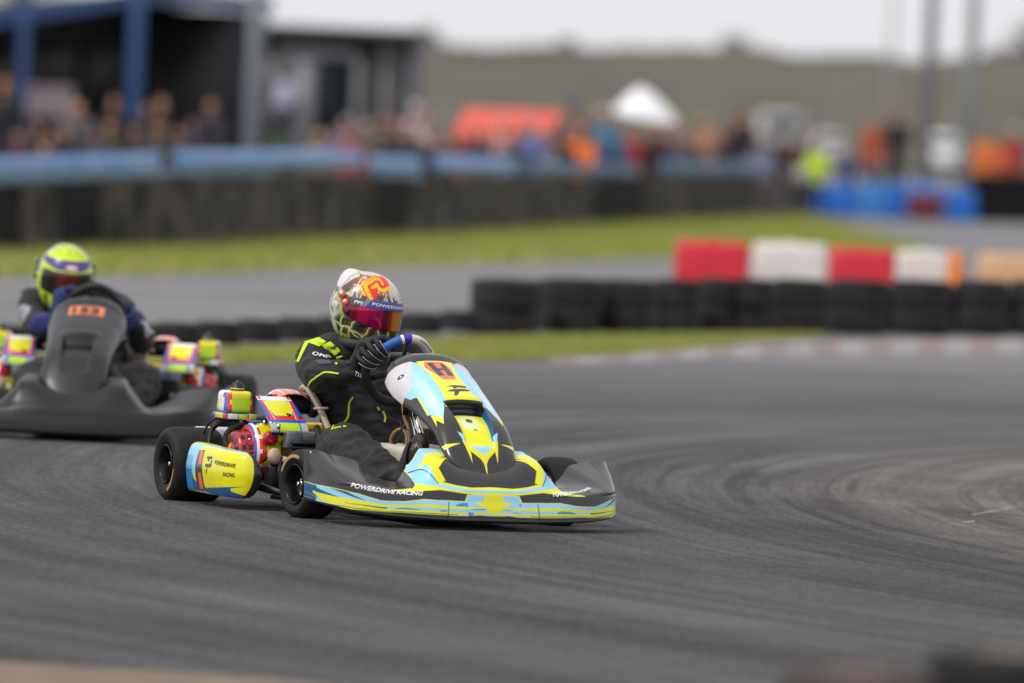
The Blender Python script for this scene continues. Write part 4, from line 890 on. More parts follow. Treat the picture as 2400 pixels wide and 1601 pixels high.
# ---------------------------------------------------------------- drivers
M_SUIT = mat('black_race_suit', rough=.8, attr='livery', var=.15, scale=60, bump=.0012, bscale=45, sheen=.06)
M_PIPE = mat('neon_piping', (.55, .80, .01), .5)
M_GLOVE = mat('black_glove', (.009, .009, .012), .65, bump=.0008, bscale=120, sheen=.03)
M_STITCH = mat('white_stitching', (.6, .6, .62), .6)
M_SKIN = mat('skin', (.33, .17, .115), .55)
M_SHOE = mat('black_race_shoe', (.020, .018, .016), .6, bump=.0006, bscale=90)
def helmet(parent, loc, rot, style):
    h = empty('helmet', loc); h.parent = parent
    h.rotation_euler = Matrix(rot.tolist()).to_euler()
    V, A, E = helmet_grid(300, 190); a, e = fc_mid(A), fc_mid(E); a_ = a.ravel(); e_ = e.ravel()
    c = np.empty(a.shape+(3,)); nz = np.array([noise.noise((math.cos(x)*2.2, math.sin(x)*2.2, y*2.6)) for x, y in zip(a_, e_)]).reshape(a.shape)
    nz2 = np.array([noise.noise((math.cos(x)*7, math.sin(x)*7, y*7+5)) for x, y in zip(a_, e_)]).reshape(a.shape)
    def mixc(p, q, t): t = np.clip(t, 0, 1)[..., None]; return np.asarray(p)*(1-t)+np.asarray(q)*t
    if style == 'storm':
        pale = np.array((.62, .60, .58)); dark = np.array((.012, .014, .010)); oran = np.array((.62, .17, .02)); brn = np.array((.13, .06, .035))
        c[:] = mixc(brn, oran, .5+nz*1.4); c = np.where((nz2 > .12)[..., None], c*.35+np.array((.16, .15, .20))*.5, c)
        back = np.clip((np.abs(a)-1.75+nz*.5)/.5, 0, 1); back = np.clip((back-.35)*6, 0, 1); bt = pale*(.80+.55*nz2[..., None]); bt = np.where((nz > .18)[..., None], np.array((.42, .40, .16)), bt); bt = np.where((nz2 < -.24)[..., None], np.array((.22, .21, .24)), bt); c = c*(1-back[..., None])+bt*back[..., None]
        crown = ((e > 1.2+nz*.5) | ((nz+nz2*.6 > .22) & (e > .3)))*.85; c = c*(1-crown[..., None])+pale*crown[..., None]
        fr = ((np.abs(a+.05) < .42+nz2*.35) & (e > .3))*.9; c = c*(1-fr[..., None])+pale*fr[..., None]; lo = (e > .3) & (e < .56+.3*nz2) & (nz2 < .12); c[lo] = (.07, .045, .035)
        jaw = np.clip((-.16-e+nz*.05)/.12, 0, 1)*np.clip((2.25-np.abs(a)+nz*.4)/.3, 0, 1)
        jc = mixc(dark, (.10, .10, .012), nz2*1.3); jc = np.where((nz < -.22)[..., None], np.array((.07, .025, .02)), jc)
        c = c*(1-jaw[..., None])+jc*jaw[..., None]
        rg = random.Random(11); bolts = []
        def walk(x, y, dx, dy, n, st):
            L = [(x, y)]
            for i in range(n):
                x += dx*st+rg.uniform(-.07, .07); y += dy*st+rg.uniform(-.06, .06); L.append((x, y))
                if rg.random() < .22 and n > 3: walk(x, y, dx+rg.uniform(-.9, .9), dy+rg.uniform(-.8, .8), n//2, st*.85)
            bolts.append(L)
        for x in np.arange(-2.2, 2.3, .46): walk(x, -.2, rg.uniform(-.6, .6), -1, 7, .11)
        for x in np.arange(-2.1, 2.2, .52): walk(x, 1.05, rg.uniform(-.3, .3), -1, 8, .10)
        walk(-2.2, -.40, 1, -.16, 9, .11); walk(2.2, -.4, -1, -.16, 9, .11)
        d = np.full(a.shape, 9.)
        for L in bolts: d = np.minimum(d, seg_dist([(p*.92, q) for p, q in L], a*.92, e))
        glow = np.exp(-(d/.050)**2)*.5; c = np.where((e < -.05)[..., None], c+(np.array((.34, .36, .02))-c)*glow[..., None], c+(np.array((.55, .45, .25))-c)*(glow*.5)[..., None])
        core = np.clip(1.25-d/.017, 0, 1); c = c+(np.array((.80, .80, .52))-c)*(core*.92)[..., None]
        spk = np.array([noise.noise((x*40, y*40, 1)) for x, y in zip(a_, e_)]).reshape(a.shape); c[(spk > .62) & (e < -.1)] = (.7, .7, .6)
        H = HELM
        for sg in (-1,):
            hx = inside(H['hexa'], a, e); c[hx] = (.80, .035, .012)
            for k, w in (('y1', .060), ('y2', .058), ('y3', .034)): c[(seg_dist(H[k], a, e) < w) & (e < 1.3)] = (.90, .50, .004)
        c[inside(H['grn']+[(-1.5, -.80), (-1.8, -.80)], a, e)] = (.30, .42, .02)
        c[e < -.93] = BLK
        vis = ((.50, .0, .10), (.62, .10, .01)); mv = .55
    else:
        c[:] = (.60, .80, .01); back = (np.abs(a) > 1.35+nz*.3) & (e > .1); c[back] = (.45, .42, .45)
        band = (e > .40+.16*np.clip(np.abs(a)-.5, 0, 1)) & (e < .78-.04*np.abs(a)) & (np.abs(a) < 1.6); c[band] = (.075, .055, .24)
        c[((a-.10)/.27)**2+((e-.52)/.10)**2 < 1] = (.70, .38, .36); c[(np.abs(e-.55) < .03) & (np.abs(a-.1) < .18)] = WHT
        top = (e > .95) & (nz2 > .22); c[top] = (.16, .22, .03)
        c[(np.abs(a) > .75) & (np.abs(a) < .95) & (e < -.42)] = BLK; c[e < -.95] = BLK
        vis = ((.020, .012, .012), (.14, .03, .01)); mv = .2
    shell = surf('shell', V, c, mat('helmet_paint', rough=.34, coat=.15, attr='livery'), h, .006)
    # visor and tear-off strip follow the shell a few millimetres out
    def cap(lo, hi, a0, a1, off, na, ne):
        aa = np.linspace(a0, a1, na); W = np.zeros((na, ne, 3)); AA = np.zeros((na, ne)); EE = np.zeros((na, ne))
        for i, x in enumerate(aa):
            for j, y in enumerate(np.linspace(lo(x), hi(x), ne)):
                iu = (x+np.pi)/(2*np.pi)*(V.shape[0]-1); i0 = int(np.clip(iu, 0, V.shape[0]-2)); f = iu-i0
                jv = (y+1.02)/(np.pi/2+1.02)*(V.shape[1]-1); j0 = int(np.clip(jv, 0, V.shape[1]-2)); g = jv-j0
                p = V[i0, j0]*(1-f)*(1-g)+V[i0+1, j0]*f*(1-g)+V[i0, j0+1]*(1-f)*g+V[i0+1, j0+1]*f*g
                n = p/np.array([.142**2, .124**2, .138**2]); n /= np.linalg.norm(n); W[i, j] = p+n*off; AA[i, j] = x; EE[i, j] = y
        return W, AA, EE
    vlo = lambda x: np.interp(abs(x), [0, .66, 1.03, 1.34, 1.69, 1.80], [-.335, -.345, -.31, -.262, -.163, -.03]); vhi = lambda x: np.interp(abs(x), [0, .83, 1.25, 1.64, 1.80], [.362, .345, .32, .304, .20])
    va = 1.8 if style == 'storm' else 1.12
    W, AA, EE = cap(vlo, vhi, -va, va, .005, 90, 26)
    t = np.abs(fc_mid(AA)); k = np.clip((.52-t)/.3, 0, 1)[..., None]; q = np.clip((t-1.28)/.08, 0, 1)[..., None]*.75
    vc = np.array(vis[0])*(1-k)+np.array(vis[1])*k; vc = vc*(1-q)+np.array((.16, .004, .008) if style == 'storm' else (.02, .02, .02))*q
    if style == 'storm':
        tt = fc_mid(AA)
        for a0, a1, col in ((-.62, -.42, (.16, .0, .02)), (-.42, -.30, (.30, .03, .0)), (-.30, -.20, (.75, .14, .005)), (-.20, .12, (.55, .28, .01)), (-1.30, -1.02, (.62, .0, .07))):  # reflection tints of the iridescent mirror coat painted as fixed bands
            k = np.clip(np.minimum((tt-a0)/.05+.5, (a1-tt)/.05+.5), 0, 1)[..., None]; vc = vc*(1-k)+np.array(col)*k
    surf('visor', W, vc, mat('mirror_visor' if style == 'storm' else 'dark_visor', rough=.06, metal=mv, coat=.6, attr='livery'), h, .003)
    if style == 'storm':
        W, AA, EE = cap(lambda x: np.interp(abs(x), [0, 1.1, 1.53], [.143, .117, .088]), lambda x: np.interp(abs(x), [0, .83, 1.25, 1.64], [.365, .35, .326, .305]), -1.6, 1.6, .0085, 110, 12)
        t = fc_mid(AA); ee = fc_mid(EE); sc = np.empty(t.shape+(3,)); sc[:] = (.075, .07, .34); lim = np.abs(t)+(ee-.2)*.7
        sc[lim > 1.21] = (.07, .075, .08)
        for u0 in (1.12, 1.20): sc[np.abs(lim-u0) < .014] = (.45, .45, .35)
        strip = surf('tear_off_strip', W, sc, mat('visor_strip', rough=.4, attr='livery'), h, .002)
        g = grid_lookup(W, AA, EE, 0); out = lambda p: p*1.0+np.array(p)/np.linalg.norm(p)*.0025
        wl = mat('white_lettering', (.85, .85, .85), .4)
        text_on('POWERDRIVE RACING', 0, 0, .075, lambda x, y: out(g(-.97+1.94*x, .205+.05*(1-abs(2*x-1))*0+y)), 'lettering', wl, strip, weight=.015)
        text_on('PFI', 0, 0, .08, lambda x, y: out(g(-1.47+.22*x+y*.4, .165+y)), 'lettering', wl, strip, weight=.03)
    # pivots, vents, rear spoiler
    for sg in (-1, 1):
        b = MB(); P, N_ = cap(lambda x: .2, lambda x: .34, sg*1.9-.001, sg*1.9+.001, .002, 2, 2)[0][0], None
        pc = np.array([-.042, sg*.121, .030]); n = np.array([-.25, sg*.94, .1]); n /= np.linalg.norm(n)
        b.tube([pc+np.array([.0, 0, .014]), pc+np.array([0, 0, .014])+n*.008], .014, 20, 0); b.tube([pc+np.array([.022, 0, -.012]), pc+np.array([.022, 0, -.012])+n*.010], .014, 20, 0)
        b.build('visor_mount', mat('orange_red_mount' if style == 'storm' else 'black_mount', (.80, .12, .01) if style == 'storm' else BLK, .3), h)
        b = MB(); b.tube([pc+np.array([.0, 0, .018])+n*.004, pc+np.array([0, 0, .018])+n*.012], .0075, 16); b.build('screw', mat('white_screw', WHT, .3), h)
        b = MB(); b.tube([pc+np.array([.022, 0, -.008])+n*.004, pc+np.array([.022, 0, -.008])+n*.012], .0065, 16); b.build('screw', MATS['white_screw'], h)
        b = MB(); b.tube([pc+np.array([.038, 0, -.045]), pc+np.array([.04, 0, -.045])+n*.016], .009, 14); b.build('visor_knob', M_BLK, h)
    W, _, _ = cap(lambda x: .46, lambda x: 1.2, 2.2, np.pi, .003, 16, 12); W2, _, _ = cap(lambda x: .46, lambda x: 1.2, -np.pi, -2.2, .003, 16, 12); W = np.vstack([W, W2[1:]])
    for i in range(W.shape[0]):
        k = math.sin(math.pi*i/(W.shape[0]-1))**.7
        for j in range(12): u = math.sin(math.pi*min(1, j/7.5)/1.0*.5) if j < 7.5 else math.cos((j-7.5)/3.5*math.pi/2); W[i, j] += np.array([-.020, 0, .016])*k*u*(1 if style == 'storm' else .35)*(1 if j > 1 else j/2)
    surf('rear_spoiler', W, np.tile(np.array((.66, .66, .66) if style == 'storm' else (.56, .72, .03)), (W.shape[0]-1, 11, 1)), mat('pale_spoiler', rough=.2, coat=.5, attr='livery'), h, .004)
    return h
def glove(parent, c, e1, e2, en, R0, phi, wrist, m, st):
    """a hand closed round the steering wheel rim at angle phi"""
    def pt(ph, rad, nn): return c+(R0+rad)*(math.cos(ph)*e1+math.sin(ph)*e2)+nn*en
    b = MB(); lines = []; sg = 1 if math.cos(phi) < 0 else -1
    for k, (off, L, r) in enumerate(((-15.5, .92, .0098), (-5.2, 1.04, .0104), (5.2, 1.0, .0102), (15.2, .86, .0092))):
        ph = phi+sg*R(off)                                               # index finger highest
        P = [pt(ph, .044, -.022), pt(ph, .040, .004), pt(ph, .026, .023), pt(ph, .004, .0285), pt(ph, -.020*L, .021), pt(ph, -.026*L, .002)]
        limb(b, P, [r*1.12, r*1.1, r*1.08, r, r*.95, r*.84], 18, 12)
        for s in ((1,) if k else (-1, 1)):
            Q = [pt(ph+sg*s*r*.93/R0, .046, .012), pt(ph+sg*s*r*.93/R0, .032, .029), pt(ph+sg*s*r*.90/R0, .006, .0368), pt(ph+sg*s*r*.78/R0, -.018*L, .0318)]
            Q.append(pt(ph, -.0255*L, .0268))
            lines.append(Q)
    th = phi+sg*R(-24)
    limb(b, [pt(phi+sg*R(-6), .030, -.042), pt(th, .010, -.036), pt(th-sg*R(6), -.014, -.020), pt(th-sg*R(8), -.026, .0)], [.015, .0135, .012, .0095], 14, 12)
    kn = [pt(phi+sg*R(o), .040, -.020) for o in (-14, -5, 5, 14)]
    pm = pt(phi, .040, -.040)
    for q in kn: limb(b, [q, .5*(q+pm), pm], [.0135, .016, .019], 8, 12)
    limb(b, [pm, .45*pm+.55*np.array(wrist), wrist], [.025, .027, .034], 10, 14)
    me = solid(b, .0026, 4, 'glove'); me.materials.append(m); o = link_mesh('glove', me, parent)
    b = MB()
    for Q in lines: b.tube(crom(Q, 16)[0], .00095, 6)
    if st: b.build('stitching', M_STITCH, o)
    return o
def build_driver(P, style):
    lean = 0 if style == 'storm' else -.17; sw_ = .185 if style == 'storm' else .160
    L = lambda p: (p[0], p[1]+lean*max(0, p[2]-.2)/.5, p[2])
    LL = lambda ps: [L(p) for p in ps]
    wc = np.array([-.380, -.006, .538]); t = R(31); e1 = np.array([0, 1., 0]); e2 = np.array([math.sin(t), 0, math.cos(t)]); en = np.array([math.cos(t), 0, -math.sin(t)])
    wr = np.array([-.432, -.168, .530]) if lean == 0 else np.array([-.45, -.19, .485]); wl_ = np.array([-.455, .175, .475])
    phr = R(150) if lean == 0 else R(158); phl = R(-14)
    elr = (-.575, -.250, .498) if lean == 0 else (-.62, -.29, .47)
    def body(k):
        b = MB()
        limb(b, LL([(-.64, 0, .17), (-.70, 0, .27), (-.765, 0, .40), (-.795, 0, .51), (-.79, 0, .56)]), np.array([.125, .118, .130, .135, .10])*k, 24, 28)
        for v in b.v: v[:, 1] = (v[:, 1]-lean*np.clip(v[:, 2]-.2, 0, 9)/.5)*1.30+lean*np.clip(v[:, 2]-.2, 0, 9)/.5
        limb(b, LL([(-.785, -sw_, .572), (-.785, 0, .600), (-.785, sw_, .572)]), np.array([.064, .075, .064])*k, 16, 16)
        limb(b, [L((-.785, -.190, .570)), (.5*(L((-.785, -.19, .57))[0]+elr[0]), .5*(L((-.785, -.19, .57))[1]+elr[1])-.012, .5*(.57+elr[2])), elr], np.array([.066, .060, .054])*k, 18, 18)
        limb(b, [elr, .5*(np.array(elr)+wr)+np.array([0, -.008, -.004]), wr], np.array([.058, .050, .037])*k, 16, 16)
        limb(b, [L((-.785, sw_+.005, .570)), (-.70, .25+lean*.75, .50), (-.60, .275+lean*.5, .42)], np.array([.069, .064, .058])*k, 18, 18)
        limb(b, [(-.60, .275+lean*.5, .42), (-.53, .235+lean*.3, .44), tuple(wl_)], np.array([.058, .05, .037])*k, 16, 16)
        for sy in (-1, 1):
            limb(b, [(-.66, sy*.115, .175), (-.47, sy*.185, .225), (-.25, sy*.235, .243)], np.array([.112, .098, .079])*k, 20, 20)
            limb(b, [(-.25, sy*.235, .243), (-.10, sy*.215, .195), (.03, sy*.19, .152), (.085, sy*.175, .145)], np.array([.079, .073, .060, .050])*k, 18, 18)
        return b
    # the body: one continuous figure with head and neck, inside suit and helmet
    hc = HELM_C if lean == 0 else np.array([-.70, -.175, .688])
    b = body(.70); limb(b, [L((-.79, 0, .58)), hc-np.array([.0, 0, .09])], [.055, .055], 8, 14); ball(b, hc+np.array([-.005, 0, -.005]), (.088, .078, .108), 24)
    limb(b, [hc+np.array([.05, .04, -.07]), hc+np.array([.055, .05, -.075])], [.04, .035], 4, 12)
    me = solid(b, .013, 6, 'body'); me.materials.append(M_SKIN); link_mesh('body', me, P)
    me = solid(body(1.0), .0085 if lean == 0 else .016, 7, 'race_suit'); co_ = np.zeros(len(me.vertices)*3); me.vertices.foreach_get('co', co_); co_ = co_.reshape(-1, 3)
    no = np.zeros(len(me.vertices)*3); me.vertices.foreach_get('normal', no); no = no.reshape(-1, 3)
    for i in range(len(co_)):                                             # folds of heavy cloth
        p = co_[i]; w = 1.0
        q = Vector((p[0]*9+.9*p[2]*9, p[1]*7, p[2]*16-p[0]*5)); f = 1-abs(noise.noise(q))*2; g = 1-abs(noise.noise(q*2.1+Vector((4, 1, 7))))*2
        if p[0] > -.45 and p[2] < .36: w = 1.5                          # more creases behind the knee and along the shin
        co_[i] += no[i]*(f*.010+g*.0055-.004)*w
    me.vertices.foreach_set('co', co_.ravel()); me.update()
    fcn = np.zeros(len(me.polygons)*3); me.polygons.foreach_get('center', fcn); fcn = fcn.reshape(-1, 3); sc = np.tile(np.array((.0125, .0112, .0132)) if lean == 0 else np.array((.014, .014, .018)), (len(fcn), 1))
    if lean:
        n5 = np.array([noise.noise(Vector(p)*9) for p in fcn]); sc[(n5 > .25) & (fcn[:, 2] > .42)] = (.32, .31, .36); sc[(fcn[:, 2] > .42) & (fcn[:, 0] > -.54) & (fcn[:, 1] < .0)] = (.012, .025, .14)
    paint(me, sc); me.materials.append(M_SUIT); suit = link_mesh('race_suit', me, P)
    bvh = BVHTree.FromPolygons([Vector(v) for v in co_], [list(p.vertices) for p in me.polygons])
    D = Vector((.925, -.375, .05)).normalized()
    def on(p, off=.002):
        p = Vector([float(x) for x in p]); l, n, i, d = bvh.ray_cast(p+D*.5, -D, .75)
        if l is None: l, n, i, d = bvh.find_nearest(p)
        return np.array(l+n*off)
    if style == 'storm':
        b = MB()
        for Q in SUIT_LINES:
            c = np.array([on(p, .0015) for p in crom(Q, 30)[0]]); c[1:-1] = .25*c[:-2]+.5*c[1:-1]+.25*c[2:]; b.tube(c, .0042, 8)
        b.build('piping', M_PIPE, suit)
        for Q, m in SUIT_PATCHES:
            (p0, p1, p2, p3) = [np.array(q) for q in Q]; b = MB(); W = np.zeros((26, 14, 3))
            for i in range(26):
                for j in range(14): u, v = i/25, j/13; W[i, j] = on((p0*(1-u)+p1*u)*(1-v)+(p3*(1-u)+p2*u)*v, .0035)
            b.grid(W); o = b.build('patch', m, suit); o.modifiers.new('thickness', 'SOLIDIFY').thickness = .002
        for s, Q, size, m in SUIT_TEXT:
            p0, p1 = np.array(Q[0]), np.array(Q[1]); up = np.array(Q[2]); 
            text_on(s, 0, 0, size, lambda x, y: on(p0*(1-x)+p1*x+up*y, .0065), 'lettering', m, suit, weight=.02)
    glove(P, wc, e1, e2, en, .132, phr, wr, M_GLOVE if lean == 0 else mat('blue_glove', (.010, .022, .12), .7), lean == 0)
    glove(P, wc, e1, e2, en, .132, phl, wl_, M_GLOVE if lean == 0 else MATS['blue_glove'], lean == 0)
    # shoes on the pedals
    for sy in (-1, 1):
        b = MB(); a = np.array([.10, sy*.165, .165])
        limb(b, [(.065, sy*.172, .165), (.105, sy*.163, .155), (.125, sy*.158, .165)], [.052, .050, .045], 8, 16)
        limb(b, [(.118, sy*.162, .165), (.148, sy*.152, .215), (.172, sy*.142, .262), (.190, sy*.136, .295)], [.047, .050, .052, .040], 16, 16, flat=.75)
        me = solid(b, .005, 5, 'shoe'); me.materials.append(M_SHOE); sh = link_mesh('shoe', me, P)
        if style == 'storm' and sy == -1:
            b = MB(); sv = BVHTree.FromPolygons([v.co.copy() for v in me.vertices], [list(p.vertices) for p in me.polygons])
            def ons(p, off):
                l, n, i, d = sv.find_nearest(Vector([float(x) for x in p])); return np.array(l+n*off)
            wl2 = mat('tan_lettering', (.30, .22, .17), .6)
            text_on('OMP', 0, 0, .019, lambda x, y: ons(np.array([.20, -.175+.052*x, .268+y+.018*x]), .002), 'lettering', wl2, sh, weight=.01)
            W = np.array([[ons((.19, -.20, z), .006), ons((.16, -.20, z-.0), .006)] for z in np.linspace(.20, .31, 12)]); b.tube(W[:, 0], .006, 8); b.build('sole', mat('black_rubber_sole', (.012, .012, .012), .5), sh)
    b = MB(); nk = np.array(L((-.783, 0, .628))); ph = np.linspace(0, 2*np.pi, 40)[:-1]
    b.tube([nk+np.array([.095*math.cos(x)+.012, .098*math.sin(x), .012*math.cos(x)*-1]) for x in ph], .026, 12, closed=True); b.build('neck_collar', mat('black_foam_collar', (.014, .014, .015), .6), P)
    helmet(P, hc, HELM_R if lean == 0 else rotm(R(12), R(14), R(-4)), style)
    return P
kart = empty('racing_kart', (-.26, 32.23, 0), R(22-90), 'yellow and pale blue racing kart with an orange H plate, in focus on the asphalt', 'racing kart', 'racing karts on the track')
build_kart(kart, True)
driver = empty('person', (-.26, 32.23, 0), R(22-90), 'driver in black and neon suit with a lightning helmet, gripping a steering wheel', 'person', 'kart drivers')
build_driver(driver, 'storm')
pk = gp(204, 1016)
kart2 = empty('racing_kart', (pk[0], 38.6, 0), R(-3-90), 'plain matt black racing kart behind the yellow one, out of focus at the left', 'racing kart', 'racing karts on the track')
build_kart(kart2, False)
for o in kart2.children:
    if o.name.startswith('nose'): o.scale = (1, 1.07, 1)
driver2 = empty('person', (pk[0], 38.6, 0), R(-3-90), 'driver in a neon yellow and purple helmet leaning behind the black kart panel', 'person', 'kart drivers')
build_driver(driver2, 'neon')
# ---------------------------------------------------------------- background things
def Z(p): return Vector((float(p[0]), float(p[1]), float(p[2])))
ORD = ['first', 'second', 'third', 'fourth', 'fifth', 'sixth', 'seventh', 'eighth', 'ninth', 'tenth', 'eleventh', 'twelfth', 'thirteenth', 'fourteenth', 'fifteenth', 'sixteenth', 'seventeenth', 'eighteenth', 'nineteenth', 'twentieth']
# tyres of the barriers
def car_tyre(r, w):
    b = MB(); h = w/2
    pr = [(r*.56, -h*.75), (r*.62, -h*.98), (r*.82, -h*1.0), (r*.955, -h*.93), (r*.99, -h*.7), (r, 0)]
    c, _ = crom(pr, 16); c = np.vstack([c, (c*[1, -1])[-2::-1], (c*[1, -1])[0:1]*[.93, .6], c[0:1]*[.93, 1*.6], c[0:1]])
    b.lathe(c, axis='Z', seg=32, caps=False)
    V = b.v[0].reshape(-1, 32, 3)
    for i in range(6, len(V)-8):                                         # tread blocks
        V[i, ::2, :2] *= .988
    return b
M_OLDR = mat('weathered_black_tyre', (.012, .0115, .012), .75, spec=.3, mottle=(.026, .025, .025), scale=5)
TY = {}
def tyre_at(p, r, w, z, rz, root):
    k = (round(r, 2), round(w, 2))
    if k not in TY: o = car_tyre(*k).build('tyre', M_OLDR); TY[k] = o.data
    else: o = link_mesh('tyre', TY[k])
    o.parent = root; o.location = (float(p[0])-root.location.x, float(p[1])-root.location.y, z); o.rotation_euler = (0, 0, rz); return o
def px_w(px, Y): return px*Y/FPX
stk = [(1088, 1275, .20), (1282, 1408, .19), (1412, 1535, .19), (1541, 1642, .19), (1648, 1724, .19), (1727, 1810, .19), (1816, 1940, .19), (1950, 2084, .20), (2090, 2232, .20), (2238, 2362, .20), (2368, 2500, .20)]
for i, (x0, x1, w) in enumerate(stk):
    Y = 59.6+(x0-1088)*.006+(.5 if i in (1, 4) else 0); p = at((x0+x1)/2, 700, Y); r = min(.24, max(.155, px_w(x1-x0, Y)/2)); ww = .186+.0022*i
    st_ = empty('tyre_stack', (p[0], Y, 0), 0, '%s stack of two black tyres from the left, right of the driver' % ORD[i] if i < 10 else 'stack of two black tyres cut by the right edge', 'tyre stack', 'tyre stacks of the barrier')
    for k in range(2): tyre_at((p[0]+RNG.uniform(-.012, .012), Y+RNG.uniform(-.02, .02)), r, ww, .01+ww*(k+.5), RNG.uniform(0, 6), st_)
for i in range(10):                                                      # second row behind, seen in the gaps
    Y = 60.9+i*.72; p = at(1200+i*125, 700, Y)
    st_ = empty('tyre_stack', (p[0], Y, 0), 0, 'hidden back row tyre stack, in the gap right of the %s front stack' % ORD[i], 'tyre stack', 'tyre stacks of the back row')
    for k in range(2): tyre_at((p[0], Y), .20, .18, .01+.18*(k+.5), i, st_)
for i in range(13):
    x = -60+i*95; Y = gp(x, np.interp(x, [-60, 400, 700, 1000, 1100], [840, 827, 813, 796, 790]))[1]; p = at(x, 800, Y)
    st_ = empty('tyre_marker', (p[0], Y+.2, 0), 0, 'single low black tyre lying on the grass, %s from the left of its row' % ORD[i], 'tyre', 'single tyres in a low row on the grass')
    tyre_at((p[0], Y+.2+RNG.uniform(-.05, .05)), .136, .145, .0725+.03, RNG.uniform(0, 6), st_)
# red and white plastic barrier blocks
def block(x0, x1, y0, y1, Y, m, label, name='barrier_block', cat='barrier block', grp='red and white barrier blocks', depth=.38, zlo=None):
    p0, p1 = at(x0, (y0+y1)/2, Y), at(x1, (y0+y1)/2, Y); zt = at((x0+x1)/2, y0, Y)[2]; zb = 0 if zlo is None else zlo; w = p1[0]-p0[0]
    root = empty(name, ((p0[0]+p1[0])/2, Y, zb), 0, label, cat, grp)
    b = MB(); b.box((0, 0, (zt-zb)/2), (w*.985, depth, zt-zb), bevel=min(.06, w*.1), seg=4); v = b.v[0]; k = v[:, 2]/(zt-zb); v[:, 1] *= 1.0-.28*np.clip(k, 0, 1)
    b.build('shell', m, root)
    b = MB(); b.lathe([(0, 0), (.05, 0), (.05, .02), (0, .025)], (0, 0, zt-zb-.004), 'Z', 16); b.build('filler_cap', m, root)
    b = MB(); b.box((-w*.2, 0, .05), (w*.12, depth*1.01, .09), bevel=.01); b.build('fork_slot', M_BLK, root)
    b = MB(); b.box((w*.2, 0, .05), (w*.12, depth*1.01, .09), bevel=.01); b.build('fork_slot', M_BLK, root)
    return root
MR = mat('red_plastic_block', (.62, .012, .03), .45, var=.12, scale=4); MW = mat('white_plastic_block', (.70, .66, .62), .5, var=.08, scale=4)
block(1580, 1757, 566, 665, 79.5, MR, 'bright red plastic barrier block at the left end, nearest the kart')
block(1762, 1938, 570, 668, 80.2, MW, 'larger white plastic barrier block between the two red ones')
block(1942, 2098, 583, 666, 81.5, MR, 'smaller red plastic barrier block between the two white ones')
block(2102, 2222, 588, 664, 82.3, MW, 'narrow white plastic barrier block beside the orange cone')
block(2290, 2470, 598, 660, 84, mat('tan_plastic_block', (.62, .36, .20), .5, var=.1, scale=4), 'faded tan plastic barrier block at the right edge behind the tyres')
r = at(2240, 625, 81.8); root = empty('traffic_cone', (r[0], 81.8, 0), 0, 'orange and black marker cone beside the narrow white block', 'cone')
b = MB(); b.box((0, 0, .02), (.30, .30, .04), bevel=.012); b.build('base', M_BLK, root)
b = MB(); b.lathe([(.11, .04), (.10, .06), (.075, .28), (.055, .40), (.03, .43), (0, .435)], axis='Z', seg=28); b.build('cone_body', mat('orange_cone', (.75, .20, .02), .5), root)
# blue plastic barriers far right
MB1 = mat('blue_plastic_block', (.0, .13, .55), .45, var=.15, scale=3); MB2 = mat('light_blue_plastic_block', (.03, .20, .58), .5, var=.15, scale=3)
for (a, c_, m_, lb) in ((1898, 2010, MB1, 'deep blue plastic barrier block at the left end of the blue row'), (2012, 2080, MB2, 'paler blue plastic barrier block with a washed out face'), (2082, 2124, MB1, 'narrow blue plastic barrier block left of the dark red panel'), (2126, 2214, MB2, 'dull blue barrier block behind the dark red panel'), (2216, 2286, MB1, 'bright blue plastic barrier block at the right end of the blue row')):
    block(a, c_, 432 if a < 2216 else 446, 512, 153, m_, lb, grp='blue barrier blocks', depth=.5)
p0, p1 = at(2126, 480, 152.2), at(2212, 480, 152.2); root = empty('sign_panel', ((p0[0]+p1[0])/2, 152.2, 0), 0, 'low dark red panel standing against the blue barrier blocks', 'panel')
b = MB(); b.box((0, 0, .26), (p1[0]-p0[0], .05, .46), bevel=.015); b.build('board', mat('dark_red_board', (.14, .02, .03), .6, var=.3, scale=5), root)
for s in (-1, 1):
    b = MB(); b.box((s*.2, 0, .02), (.05, .3, .04), bevel=.01); b.build('foot', M_BLK, root)
# rubber-faced safety wall: tyres behind a curtain of conveyor belting
M_BELT = mat('dirty_rubber_belting', (.007, .007, .009), .9, spec=.15, mottle=(.105, .092, .083), scale=1.5, det=2, bump=.01, bscale=6)
M_BELTD = mat('dark_rubber_belting', (.006, .006, .008), .9, spec=.15, mottle=(.014, .013, .014), scale=1.3)
def wall(base, top, panels, label):
    root = None
    for i, (xa, xb, dark) in enumerate(panels):
        xs = np.linspace(xa, xb, 10); B_ = [gp(x, np.interp(x, *zip(*base))) for x in xs]
        if root is None:
            mid = B_[0]; root = empty('rubber_wall', (mid[0], mid[1], 0), 0, label, 'barrier wall')
        o3 = np.array([mid[0], mid[1], 0]); V = np.zeros((10, 9, 3))
        for k, x in enumerate(xs):
            zt = at(x, np.interp(x, *zip(*top)), B_[k][1])[2]
            for j in range(9):
                f = j/8; V[k, j] = (B_[k][0], B_[k][1]+.16*noise.noise((k*.33+i*7, f*1.6, i*3.1))+.05*math.sin(f*3+i)+.05*abs(k-4.5)/4.5-.07*math.sin(math.pi*((f*3) % 1))*(i % 3 != 1), zt*f)
        b = MB(); b.grid(V-o3); W = V.copy(); W[:, :, 1] += .55; b.grid(W-o3); b.grid(np.stack([V[:, -1], W[:, -1]], 1)-o3)
        b.grid(np.stack([V[0], W[0]], 1)-o3); b.grid(np.stack([V[-1], W[-1]], 1)-o3)
        b.build('rubber_panel', M_BELTD if dark else M_BELT, root)
    return root
